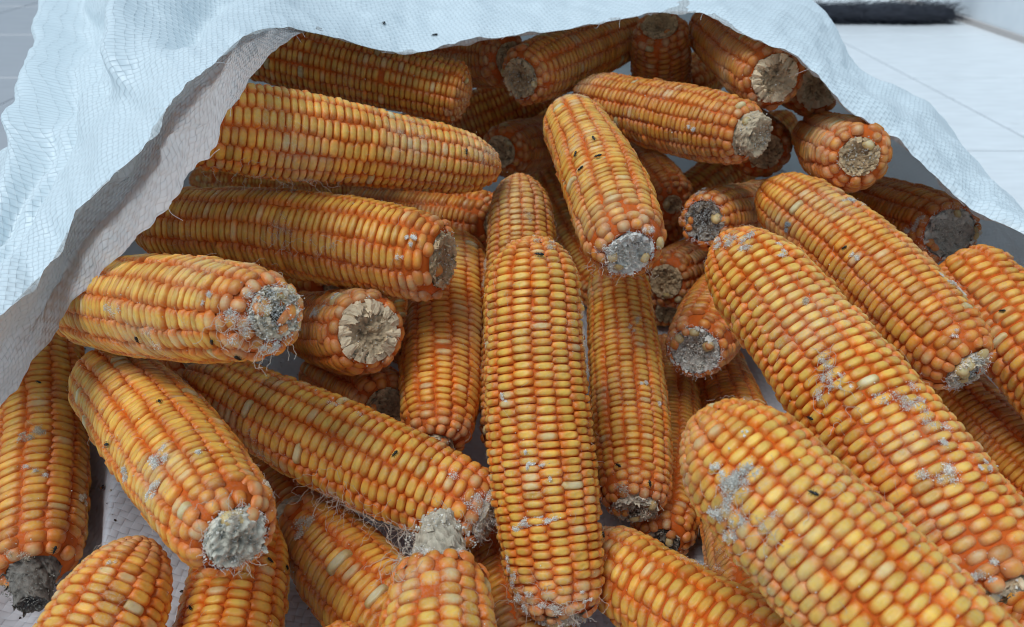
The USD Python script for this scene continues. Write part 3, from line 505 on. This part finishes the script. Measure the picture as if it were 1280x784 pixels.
    seen = (face > 0.0) & (u > -12) & (u < 1292) & (v > -12) & (v < 796) & (d < zbuf[iv, iu] + 0.012)
    size = 2 * Bb * F / d * np.clip(face + 0.1, 0, 1); cand = np.where(seen & (2 * Bb * F / d > 9.0))[0]
    cand = cand[np.argsort(-size[cand])][:300]; rest = np.setdiff1d(np.arange(m), cand)
    def put(sel, mres, single):
        Vv, Nv, Cv, f = surf(sel, mres)
        if single:
            for i in range(len(sel)): fast_mesh(numbered(path, 'kernel'), Vv[i], f, Nv[i], Cv[i], 'kernel_skin')
        elif len(sel):
            ff = (f[None] + (np.arange(len(sel)) * Vv.shape[1])[:, None, None]).reshape(-1, 4)
            fast_mesh(f'{path}/kernels_beyond', Vv.reshape(-1, 3), ff, Nv.reshape(-1, 3), Cv.reshape(-1, 3), 'kernel_skin', kind='stuff')
    with Sdf.ChangeBlock():
        put(cand, 9 if d[cand].mean() < 0.34 else 7, True) if len(cand) else None
        put(rest, 5, False)
    # core of the cob between the kernels
    ss, aa = np.linspace(0, S[-1] * 0.985, 46), np.linspace(0, 2 * np.pi, 28, endpoint=False); SS, AA = np.meshgrid(ss, aa, indexing='ij')
    Gc, Nc, _ = at(SS.ravel(), AA.ravel(), 0.0); Gc = Gc - Nc * np.minimum(2.0 * mm, 0.36 * fr(SS.ravel()))[:, None]
    with Sdf.ChangeBlock(): fast_mesh(f'{path}/core', Gc, grid_faces(46, 28, True)[:, ::-1], Nc, np.tile([0.56, 0.105, 0.009], (len(Gc), 1)), 'cob_core')
    # butt end: pith, torn chaff
    cr, ce = {'disc': ((.36, .23, .12), (.58, .41, .23)), 'white': ((.70, .65, .55), (.84, .82, .75)), 'stub': ((.40, .29, .18), (.56, .43, .28)), 'torn': ((.40, .27, .15), (.80, .62, .40)), 'dark': ((.09, .07, .06), (.34, .27, .20)),
              'messy': ((.38, .29, .19), (.68, .58, .43)), 'mouldy': ((.40, .36, .30), (.72, .68, .60)), 'kernels': ((.44, .33, .19), (.60, .50, .33)), 'rotten': ((.06, .055, .055), (.20, .17, .14)), 'mealy': ((.38, .33, .25), (.72, .66, .53)), 'shank': ((.38, .32, .23), (.54, .46, .34))}[kind]
    stick = {'stub': 7, 'shank': 21, 'rotten': 15, 'mealy': 2, 'messy': 1.5, 'white': -0.5, 'torn': -0.5, 'mouldy': -2.0, 'dark': -2.0}.get(kind, 0.2) * mm; cone = {'shank': 0.50, 'rotten': 0.6, 'stub': 0.85}.get(kind, 0.9)
    a_, na, nr_ = np.linspace(0, 2 * np.pi, 64, endpoint=False), 64, 34; prof = []
    for i in range(nr_):
        t = i / (nr_ - 1)
        if t < 0.5: q = t / 0.5; prof.append((rb * (1.02 - (1.02 - cone) * q), 5 * mm - (stick + 5 * mm) * q))
        else: q = (t - 0.5) / 0.5; prof.append((rb * cone * (1 - q) + 0.2 * mm, -stick + (2.2 * mm if kind not in ('shank', 'mealy') else -1.5 * mm) * np.sin(q * np.pi / 2)))
    pr = np.array(prof); G_ = np.stack([pr[:, :1] * np.cos(a_), pr[:, :1] * np.sin(a_), pr[:, 1:] + 0 * a_], -1)
    nz_ = meshkit.fbm(G_ * 330 + k, 3, k); ns_ = meshkit.fbm(G_ * 900 + k, 2, k + 3); dirn = G_ - [0, 0, 0.010]; dirn /= np.linalg.norm(dirn, axis=-1, keepdims=True) + 1e-9
    G_ = G_ + dirn * ((nz_ - 0.5) * 5.0 * mm + (ns_ - 0.5) * 3.0 * mm + (meshkit.noise(G_ * 2200, k) - 0.5) * 0.9 * mm)[..., None]
    rim = np.clip(np.hypot(G_[..., 0], G_[..., 1]) / (rb * cone), 0, 1)[..., None] ** 2 * 0.8 + 0.2 * nz_[..., None]; colr = (np.array(cr) * (1 - rim) + np.array(ce) * rim) * (0.35 + 1.25 * ns_[..., None]) * np.where(nz_ < 0.36, 0.55, 1.0)[..., None]
    with Sdf.ChangeBlock(): fast_mesh(f'{path}/pith_end', G_.reshape(-1, 3), grid_faces(nr_, na, True), grid_normals(np.concatenate([G_[:, -1:], G_, G_[:, :1]], 1))[:, 1:-1].reshape(-1, 3), colr.reshape(-1, 3), 'pith')
    nfl = {'torn': 46, 'messy': 60, 'kernels': 30, 'mealy': 46, 'white': 36, 'rotten': 30, 'mouldy': 40}.get(kind, 26); V, Fc, Cc, o = [], [], [], 0
    for i in range(nfl):
        flat = kind in ('torn', 'white', 'disc') and i < 16
        if flat: ph_ = 2 * np.pi * (i + rg.uniform(-.25, .25)) / 16; rr = rb * rg.uniform(0.98, 1.08); w_, l_ = rb * rg.uniform(0.15, 0.20), rb * (rg.uniform(0.28, 0.50) if kind == 'torn' else rg.uniform(0.12, 0.3)); tilt = -1.45 + rg.uniform(-.2, .25)
        else: ph_ = rg.uniform(0, 6.28); rr = rb * rg.uniform(0.55, 1.10); w_, l_ = rg.uniform(0.8, 2.2) * mm, rg.uniform(1.2, 3.6) * mm; tilt = rg.uniform(-1.3, 0.6)
        zz = -stick * np.clip((1.05 - rr / rb) * 2, 0, 1) - (1.4 * mm if flat else 0)
        er = np.array([np.cos(ph_), np.sin(ph_), 0]); ep = np.array([-er[1], er[0], 0]); ez = np.array([0, 0, -1.0]); up_ = ez * np.cos(tilt) + er * np.sin(tilt); nn_ = np.cross(ep, up_)
        gx, gy = np.meshgrid(np.linspace(-1, 1, 5), np.linspace(0, 1, 4)); wv = (1 - 0.45 * gy ** 2) * (1 + 0.12 * rg.normal(size=gx.shape))
        q = er * rr + [0, 0, zz + 1.2 * mm] + ep * (gx * w_ * wv)[..., None] + up_ * (gy * l_ * (1 + 0.15 * rg.normal(size=5)[None]))[..., None] + nn_ * (((gx ** 2) * 0.3 + gy ** 2 * rg.uniform(-.4, .4)) * w_ + 0.10 * w_ * rg.normal(size=gx.shape))[..., None]
        V.append(q.reshape(-1, 3)); Fc.append(grid_faces(4, 5) + o); Cc.append(np.tile(np.array(ce) * rg.uniform(0.7, 1.2), (20, 1))); o += 20
    V, Fc, Cc = np.concatenate(V), np.concatenate(Fc), np.concatenate(Cc)
    with Sdf.ChangeBlock(): fast_mesh(f'{path}/torn_chaff', V, Fc, None, Cc, 'pith', kind='stuff')
    return dict(at=at, S=S[-1], L=L, rg=rg, rb=rb, stick=stick, kind=kind, path=path, p0=p0, A=A, Wc=Wc, C=C, N=Nn, Ts=Ts, Tp=Tp, K=K, u=u, v=v, d=d, seen=seen, ce=np.array(ce), cob=cob)
INFO = {k: build_cob(k) for k in COBS}

# ------------------------------------------------------------------ mould, insect dust and silk clinging to the cobs
def tuft(k, pts, sizes, col, kind='mould_tuft', stuff=None):
    I = INFO[k]; v, f = crumbs(pts, sizes, I['rg']); nc = len(v) // len(pts); c = np.repeat(np.array(col) * I['rg'].uniform(0.72, 1.15, (len(pts), 1)), nc, 0)
    with Sdf.ChangeBlock(): fast_mesh(numbered(I['path'], kind), v, f, None, c, 'crumb', kind=stuff)
def nearest(k, u, v):
    I = INFO[k]; return int(np.argmin(np.where(I['seen'], np.hypot(I['u'] - u, I['v'] - v), 1e5)))
def patch(k, line, count, spread=2.0, size=(0.22, 0.6), col=(0.62, 0.62, 0.58), heap=1.4):
    """A crumbly streak of mould and insect meal along a line of photograph pixels on cob k."""
    I = INFO[k]; rg = I['rg']; mm = 1e-3; pts, sz = [], []
    ids = [nearest(k, u, v) for u, v in line]
    if min(np.hypot(I['u'][i] - u, I['v'][i] - v) for i, (u, v) in zip(ids, line)) > 40: return
    cl = rg.normal(0, spread * mm, (max(3, count // 14), 2)); ct = rg.uniform(0, max(len(ids) - 1, 1e-6), len(cl))
    for q_ in range(count * 14):
        c_ = rg.integers(len(cl)); t = np.clip(ct[c_] + rg.normal(0, 0.06), 0, len(ids) - 1.001) if len(ids) > 1 else 0.0; a = int(t); b = min(a + 1, len(ids) - 1); w = t - a
        N_ = I['N'][ids[a]] * (1 - w) + I['N'][ids[b]] * w; p = I['C'][ids[a]] * (1 - w) + I['C'][ids[b]] * w
        off = cl[c_] + rg.normal(0, 0.36 * spread * mm, 2); fall = np.exp(-(off ** 2).sum() / (2 * (spread * mm) ** 2)); r = rg.uniform(*size) * 0.32 * mm * rg.choice([0.6, 1.0, 1.7], p=[.5, .38, .12])
        pts.append(p + I['Ts'][ids[a]] * off[0] + I['Tp'][ids[a]] * off[1] + N_ * (rg.uniform(-0.2, heap) * fall * mm - 0.1 * mm)); sz.append(r)
    tuft(k, pts, sz, col)

GREY, WHITE, TAN = (0.74, 0.70, 0.62), (0.86, 0.83, 0.75), (0.72, 0.61, 0.46)
for a in [(14, [(1035, 441), (1040, 468), (1025, 505)], 130, 1.6, (.2, .5), WHITE), (14, [(1040, 470), (1062, 478)], 40, .7, (.2, .4), WHITE), (14, [(1100, 492), (1130, 500), (1160, 528)], 190, 2.6, (.2, .55), GREY), (14, [(1150, 590), (1187, 590)], 110, 2.2, (.2, .5), WHITE),
          (14, [(1165, 545), (1178, 562)], 40, 1.4, (.2, .45), WHITE), (14, [(908, 296), (918, 300), (930, 306)], 170, 2.6, (.25, .6), GREY), (14, [(1236, 706)], 60, 1.6, (.25, .6), GREY), (14, [(1236, 590)], 40, 1.4, (.25, .5), GREY), (14, [(1000, 378)], 40, 1.6, (.2, .4), TAN), (14, [(965, 315), (985, 318)], 60, 1.5, (.2, .45), WHITE),
          (15, [(926, 594), (908, 614)], 170, 2.0, (.25, .6), GREY), (15, [(908, 614), (903, 640), (907, 666)], 250, 2.0, (.25, .65), GREY), (15, [(888, 585)], 50, 1.4, (.2, .5), WHITE), (15, [(924, 547)], 14, .6, (.2, .45), WHITE), (15, [(960, 650), (975, 640)], 30, 1.6, (.15, .35), WHITE),
          (1, [(657, 568), (664, 582), (680, 580), (690, 602)], 110, .9, (.2, .5), WHITE), (1, [(640, 657), (684, 650)], 200, 1.1, (.25, .6), WHITE), (1, [(650, 750), (668, 758), (700, 748)], 150, 1.9, (.25, .6), WHITE), (1, [(720, 742), (742, 744)], 50, .9, (.2, .45), WHITE), (1, [(672, 300), (690, 306)], 60, 2.0, (.2, .45), TAN), (1, [(741, 370), (748, 410), (751, 470)], 130, 1.7, (.15, .4), TAN), (1, [(623, 492)], 40, 1.1, (.2, .5), WHITE), (1, [(634, 700), (645, 745)], 70, 1.6, (.2, .5), GREY),
          (21, [(772, 412), (790, 396)], 70, 1.8, (.2, .45), TAN), (21, [(806, 478)], 50, 1.3, (.25, .5), WHITE), (21, [(817, 508)], 24, 1.0, (.2, .45), WHITE), (21, [(775, 620), (800, 636)], 80, 3.5, (.3, .7), TAN),
          (13, [(1055, 243), (1066, 250)], 80, 1.8, (.25, .6), GREY), (13, [(979, 291)], 80, 1.6, (.3, .6), (.36, .38, .38)), (13, [(1062, 325)], 50, 1.5, (.25, .5), WHITE), (13, [(1185, 352), (1195, 362)], 80, 2.0, (.2, .5), GREY), (13, [(1190, 415)], 30, 1.3, (.2, .4), WHITE),
          (16, [(1125, 292), (1145, 280)], 130, 2.2, (.25, .6), GREY), (26, [(300, 556), (320, 570)], 70, 3, (.15, .4), TAN), (26, [(565, 600), (590, 612), (606, 636)], 210, 3.2, (.25, .6), WHITE), (26, [(440, 640), (470, 648)], 90, 2.5, (.15, .4), TAN), (26, [(410, 500), (440, 520)], 50, 2.5, (.15, .35), WHITE),
          (35, [(160, 583), (166, 592)], 70, 1.7, (.25, .5), GREY), (35, [(178, 596), (200, 576)], 130, 2.0, (.2, .5), WHITE), (35, [(187, 606), (192, 618)], 80, 1.6, (.2, .5), WHITE), (35, [(255, 564)], 30, 1.2, (.2, .45), WHITE), (35, [(330, 600), (334, 620)], 90, 2.2, (.3, .6), TAN),
          (34, [(18, 556), (40, 540), (58, 537)], 170, 1.9, (.25, .6), TAN), (34, [(37, 588)], 50, 1.8, (.2, .5), WHITE), (34, [(90, 620)], 60, 1.8, (.3, .7), TAN), (34, [(20, 690), (40, 694)], 50, 2.5, (.2, .5), TAN), (32, [(134, 392), (150, 400)], 60, 2.4, (.15, .4), GREY), (32, [(177, 391), (198, 424)], 100, 2.2, (.15, .4), TAN), (32, [(255, 388)], 40, 1.5, (.2, .4), GREY), (32, [(330, 430), (335, 440)], 90, 1.8, (.25, .6), WHITE), (32, [(300, 385), (318, 400)], 120, 2.6, (.2, .6), GREY),
          (27, [(515, 309)], 60, 1.4, (.3, .6), WHITE), (27, [(497, 338)], 24, 1.2, (.2, .45), WHITE), (27, [(344, 284), (377, 301), (411, 300)], 130, 3.4, (.12, .35), TAN), (28, [(504, 163), (530, 170)], 70, 2.6, (.15, .4), TAN), (28, [(600, 195), (615, 205)], 130, 3.5, (.12, .35), TAN), (28, [(300, 228), (420, 235)], 120, 4, (.12, .32), TAN),
          (3, [(772, 300), (780, 330)], 110, 2.2, (.25, .6), WHITE), (3, [(822, 290)], 60, 2.0, (.2, .4), WHITE), (2, [(592, 330), (600, 345)], 90, 3.0, (.15, .4), TAN), (2, [(657, 270)], 40, 2.0, (.15, .35), TAN), (6, [(868, 152)], 50, 1.5, (.25, .5), WHITE), (12, [(870, 244), (880, 240)], 70, 2.0, (.25, .5), GREY), (24, [(850, 690), (900, 720)], 60, 4, (.12, .3), WHITE), (38, [(395, 650)], 120, 3, (.3, .7), TAN), (36, [(140, 700)], 14, 1, (.2, .4), WHITE), (40, [(520, 700), (575, 700)], 90, 3.0, (.2, .5), WHITE), (33, [(418, 372)], 50, 1.5, (.25, .5), WHITE), (33, [(400, 380), (380, 372)], 80, 2.5, (.2, .5), GREY), (23, [(900, 700)], 60, 4, (.15, .35), TAN), (25, [(520, 440), (570, 470)], 60, 4, (.12, .32), TAN), (17, [(1250, 360)], 20, 3, (.15, .3), TAN)]:
    patch(a[0], a[1], a[2], a[3], a[4], a[5])
def silk(k, ends, count, wild=3.0, wide=0.00014):
    I = INFO[k]; rg = I['rg']; lines = []
    for _ in range(count):
        u, v = np.array(ends[0]) + (np.array(ends[1]) - ends[0]) * rg.uniform(0, 1); i = nearest(k, u + rg.normal(0, 8), v + rg.normal(0, 6)); p = I['C'][i] + I['N'][i] * 0.0004; g = I['A'] @ np.array([0.3, -0.3, -1.0])
        d_ = I['Ts'][i] * rg.normal() + I['Tp'][i] * rg.normal() + I['N'][i] * 0.3; d_ /= np.linalg.norm(d_); l = []
        for q in range(14): l.append(p.copy()); d_ = d_ + rg.normal(0, 0.45, 3) + g * 0.10; d_ /= np.linalg.norm(d_); p = p + d_ * wild * 0.36e-3
        lines.append(np.array(l))
    curves('silk_tangle', lines, wide, 'silk', I['path'])
silk(26, ((390, 600), (520, 668)), 90, 3.6); silk(26, ((560, 640), (612, 655)), 30, 2.4); silk(40, ((480, 690), (520, 690)), 26, 4.0); silk(14, ((1020, 440), (1060, 520)), 36, 2.6); silk(3, ((740, 330), (820, 330)), 26, 2.0); silk(1, ((640, 740), (740, 760)), 40, 2.4); silk(32, ((270, 400), (340, 430)), 40, 2.6); silk(15, ((900, 590), (990, 680)), 26, 2.2); silk(35, ((270, 650), (310, 690)), 24, 2.0); silk(27, ((340, 290), (420, 320)), 24, 2.2); silk(28, ((260, 210), (420, 235)), 24, 2.2)

# butt ends: meal and mould on the broken ends
ENDM = {1: (90, 1.0), 3: (130, 1.15), 7: (20, .9), 12: (70, .6), 13: (150, 1.0), 14: (60, .9), 16: (240, .85), 20: (260, 1.05), 21: (110, .75), 22: (60, .5), 25: (40, .8), 26: (130, .95), 27: (60, .85), 32: (190, .95), 33: (30, .85), 34: (120, .35), 35: (150, 1.0), 38: (70, .6), 40: (170, .9), 6: (90, .65), 4: (90, .6), 9: (60, .7)}
for k, (nn, br) in ENDM.items():
    nn = int(nn * 2.2); I = INFO[k]; rg = I['rg']; a = rg.uniform(0, 6.28, nn); r = I['rb'] * np.sqrt(rg.uniform(0, 1.25, nn)); pts = np.stack([r * np.cos(a), r * np.sin(a), -I['stick'] * np.clip(1.5 - r / I['rb'], 0, 1) - rg.uniform(-1.2, 1.0, nn) * 1e-3], -1)
    tuft(k, pts, rg.uniform(0.12, 0.5, nn) * 1e-3, np.array([0.80, 0.75, 0.65]) * br, 'end_meal', 'stuff')
for k in (3, 12, 16, 20, 26, 32, 35, 13, 1):
    I = INFO[k]; rg = I['rg']; lines = []
    for _ in range(240):
        a = rg.uniform(0, 6.28); r = I['rb'] * np.sqrt(rg.uniform(0, 1.3)); p = np.array([r * np.cos(a), r * np.sin(a), -I['stick'] * np.clip(1.4 - r / I['rb'], 0, 1) + 0.0006]); d_ = np.array([0.4 * np.cos(a), 0.4 * np.sin(a), -0.6]) + rg.normal(0, 0.6, 3); l = []
        for q in range(7): l.append(p.copy()); d_ = d_ + rg.normal(0, 0.55, 3); d_ /= np.linalg.norm(d_); p = p + d_ * 0.0006
        lines.append(np.array(l))
    curves('mould_fuzz', lines, 0.00011, 'mould', I['path'])
for k, I in INFO.items():                                        # loose specks and fine silk everywhere
    rg, ids = I['rg'], np.where(I['seen'])[0]
    if len(ids) < 12: continue
    mm = 1e-3; nn = int(len(ids) * 0.8); pick = rg.choice(ids, nn); upw = (I['N'] @ I['A'])[pick][:, 2] > -0.2; pick = pick[upw]
    pts = I['C'][pick] + I['Ts'][pick] * rg.normal(0, 2.2, (len(pick), 1)) * mm + I['Tp'][pick] * rg.normal(0, 4, (len(pick), 1)) * mm - I['N'][pick] * rg.uniform(0.0, 0.8, (len(pick), 1)) * mm
    tuft(k, pts, np.abs(rg.normal(0.04, 0.11, len(pick))) * mm + 0.05 * mm, (0.72, 0.65, 0.54), 'dust_specks', 'stuff')
    lines = []
    for _ in range(int(len(ids) * 0.16)):
        i = rg.choice(ids); p = I['C'][i] + I['Tp'][i] * rg.normal(0, 3) * mm; d_ = I['Ts'][i] * rg.normal() + I['Tp'][i] * rg.normal(); d_ /= np.linalg.norm(d_); l = rg.uniform(1.5, 6) * mm; cur = rg.normal(0, 0.5)
        side = np.cross(I['N'][i], d_); lines.append(np.array([p + d_ * l * t + side * l * cur * t * t + I['N'][i] * (0.25 * mm + rg.uniform(0, 1.0) * mm * np.sin(t * 2.6) - 0.9 * mm * t * t) for t in np.linspace(0, 1, 5)]))
    curves('silk_threads', lines, 0.00008, 'silk', I['path'])

# ------------------------------------------------------------------ grain weevils and husk scraps
def ellipsoid(c, r, m=2):
    s = trimesh.creation.icosphere(m); return trimesh.Trimesh(s.vertices * r + c, s.faces)
def make_weevil():
    w = thing('weevil'); path = str(w.GetPath())
    body = trimesh.util.concatenate([ellipsoid((-0.6, 0, 0.55), (1.05, 0.55, 0.48)), ellipsoid((0.62, 0, 0.52), (0.62, 0.44, 0.40)), ellipsoid((1.28, 0, 0.45), (0.26, 0.24, 0.22), 1), ellipsoid((1.62, 0, 0.34), (0.42, 0.09, 0.09), 1)])
    body.apply_scale(1e-3); usdkit.mesh(stage, path + '/body', body, '/World/Looks/beetle_shell', smooth=True)
    for sy in (-1, 1):
        for x0, dx in ((0.85, 0.5), (0.3, 0.05), (-0.3, -0.5)):
            a, b, c = np.array([x0, sy * 0.35, 0.4]), np.array([x0 + dx * 0.6, sy * 0.85, 0.55]), np.array([x0 + dx, sy * 1.15, 0.02])
            leg = trimesh.util.concatenate([trimesh.creation.cylinder(0.07, segment=(a, b), sections=6), trimesh.creation.cylinder(0.055, segment=(b, c), sections=6)]); leg.apply_scale(1e-3)
            usdkit.mesh(stage, numbered(path, 'leg'), leg, '/World/Looks/beetle_shell', smooth=40)
    return w
def basis(n, turn):
    n = n / np.linalg.norm(n); x = np.cross(n, [0.37, 0.21, 0.9]); x /= np.linalg.norm(x); y = np.cross(n, x); return np.stack([x * math.cos(turn) + y * math.sin(turn), -x * math.sin(turn) + y * math.cos(turn), n])
SURF = {'upper': (G, grid_normals(G)), 'hem': (H, grid_normals(H)), 'lower': (D, grid_normals(D))}
def on_sheet(which, u, v):
    P, Nn = SURF[which]; a, b, d = proj(P.reshape(-1, 3)); c = np.hypot(a - u, b - v); ok = np.where(c < c.min() + 4)[0]; i = ok[np.argmin(d[ok])]
    p, nn = P.reshape(-1, 3)[i], Nn.reshape(-1, 3)[i]; return p, nn * np.sign(nn @ (EYE - p))
SHORT = {1: 'the large upright middle cob', 3: 'the short white-ended cob', 13: 'the diagonal upper right cob', 14: 'the very large right cob', 15: 'the biggest lower right cob', 17: 'the square-kernelled right edge cob', 21: 'the slim cob right of the middle', 23: 'the wedged reddish cob',
         26: 'the long diagonal left cob', 28: 'the tapering yellow cob under the left rim', 32: 'the webbed cob at left', 34: 'the far left cob', 35: 'the thick lower left cob', 37: 'the wavy-rowed bottom cob'}
WEEVILS = [(1, 674, 320, .4, 'near the top of', ''), (1, 753, 674, 1.9, 'low on the right flank of', ''), (3, 742, 195, .9, 'highest right on', ''), (3, 722, 193, 2.2, 'highest left on', ''), (3, 748, 171, 2.6, 'nearest the upper tip of', ''), (3, 734, 209, 1.2, 'lowest of those on', ''),
           (13, 1052, 316, 1.0, 'halfway along', ''), (14, 996, 539, 0.2, 'on the lower left flank of', ''), (15, 1024, 612, 0.1, 'in the middle of', ''), (17, 1242, 406, .5, 'on the lower rows of', ''), (21, 774, 586, .2, 'just above the left chaff of', ''), (21, 809, 601, 2.0, 'just above the right chaff of', ''), (23, 881, 649, .4, 'on top of', ''),
           (26, 495, 568, 1.5, 'on the plump kernels of', ''), (28, 584, 189, 1.5, 'near the dusty tip of', ''), (32, 265, 420, 1.2, 'on the kernels of', ''), (32, 294, 440, 2.3, 'beside the hollow end of', ''), (32, 174, 421, 1.4, 'on the dusty lower left rows of', ''), (34, 41, 483, .1, 'on the upper rows of', ''), (34, 67, 688, 1.4, 'beside the black end of', ''),
           (35, 192, 507, .4, 'high on', ''), (35, 128, 560, .7, 'at the left edge of', ''), (37, 341, 705, 1.8, 'upper of the two right of centre on', ''), (37, 350, 711, 2.0, 'lower of the two right of centre on', ''), (37, 231, 764, .3, 'at the lower left of', '')]
first = None
def put_weevil(p, nn, turn, label, size):
    global first
    if first is None: first = w = make_weevil()
    else:
        w = UsdGeom.Xform.Define(stage, numbered('/World', 'weevil')); w.GetPrim().GetReferences().AddInternalReference(first.GetPath()); w.GetPrim().SetInstanceable(True)
    B = basis(nn, turn) * size; w.ClearXformOpOrder(); w.MakeMatrixXform().Set(Gf.Matrix4d(*B[0], 0, *B[1], 0, *B[2], 0, *p, 1)) 
    tag(w, label, 'weevil', 'grain weevils crawling on the cobs and sack')
for k, u, v, turn, where, _ in WEEVILS:
    I = INFO[k]; i = nearest(k, u, v); put_weevil(I['p0'] + (I['C'][i] + I['N'][i] * 2e-4) @ I['A'], I['N'][i] @ I['A'], turn, f'tiny black weevil {where} {SHORT[k]}', 0.95 + 0.3 * ((u * 7 + v) % 10) / 10)
for u, v, turn, label in ((482, 27, 1.6, 'tiny black weevil on the sack\'s top rim, left of a second one'), (545, 40, 1.2, 'tiny black weevil on the sack\'s top rim, nearer the edge and further right')):
    p, nn = on_sheet('upper', u, v); put_weevil(p + nn * 2e-4, nn, turn, label, 1.2)
def scrap(which, u, v, l, w_, turn, label, mat, cat='husk scrap'):
    p, nn = on_sheet(which, u, v); B = basis(nn, turn); gx, gy = np.meshgrid(np.linspace(-1, 1, 9), np.linspace(-1, 1, 5), indexing='ij')
    q = np.stack([gx * l, gy * w_ * (1 - gx ** 2 * 0.9), 0.0006 + 0.25 * w_ * gy ** 2 + 0.12 * l * gx ** 2], -1); q2 = q + [0, 0, 0.00025]
    m = trimesh.Trimesh(np.concatenate([q.reshape(-1, 3), q2.reshape(-1, 3)]) @ B + p, np.concatenate([x[:, [0, 1, 2]] for x in (grid_faces(9, 5), grid_faces(9, 5) + 45)] + [x[:, [0, 2, 3]] for x in (grid_faces(9, 5), grid_faces(9, 5) + 45)]), process=False)
    tag(obj('husk_scrap', m, mat, smooth=True), label, cat)
# crumbs and chaff dust lying on the sack in the gaps
rg = np.random.default_rng(55); P_ = D.reshape(-1, 3); okp = np.where((np.abs(P_[:, 0]) < 0.30) & (P_[:, 1] < 0.62))[0]; pk = rg.choice(okp, 2600)
v, f = crumbs(P_[pk] + rg.normal(0, 0.0008, (len(pk), 3)) * [1, 1, 0] + [0, 0, 0.0003], np.abs(rg.normal(0.0002, 0.0004, len(pk))) + 0.00012, rg)
cc_ = np.repeat(np.where(rg.random((len(pk), 1)) < 0.25, [0.06, 0.04, 0.03], np.where(rg.random((len(pk), 1)) < 0.3, [0.5, 0.18, 0.03], [0.58, 0.50, 0.38])), 6, 0)
with Sdf.ChangeBlock(): fast_mesh('/World/corn_debris', v, f, None, cc_, 'crumb', kind='stuff')
tag(stage.GetPrimAtPath('/World/corn_debris'), 'fine crumbs of chaff and meal scattered on the sack between the cobs', 'debris')
M('dark_husk', {'p': ('principled_bsdf', {'base_color': (0.035, 0.022, 0.016), 'roughness': 0.7})}, [], 'p.BSDF')
scrap('lower', 1240, 300, 0.0065, 0.0020, 0.8, 'dark brown husk scrap on the sack lining by the right rim', 'dark_husk')
scrap('lower', 126, 610, 0.0034, 0.0011, 0.6, 'small black husk scrap on the sack lining left of the thick lower left cob', 'dark_husk')
scrap('lower', 104, 436, 0.0028, 0.0016, 1.6, 'small black seed husk between the far left cob and the webbed cob', 'dark_husk')
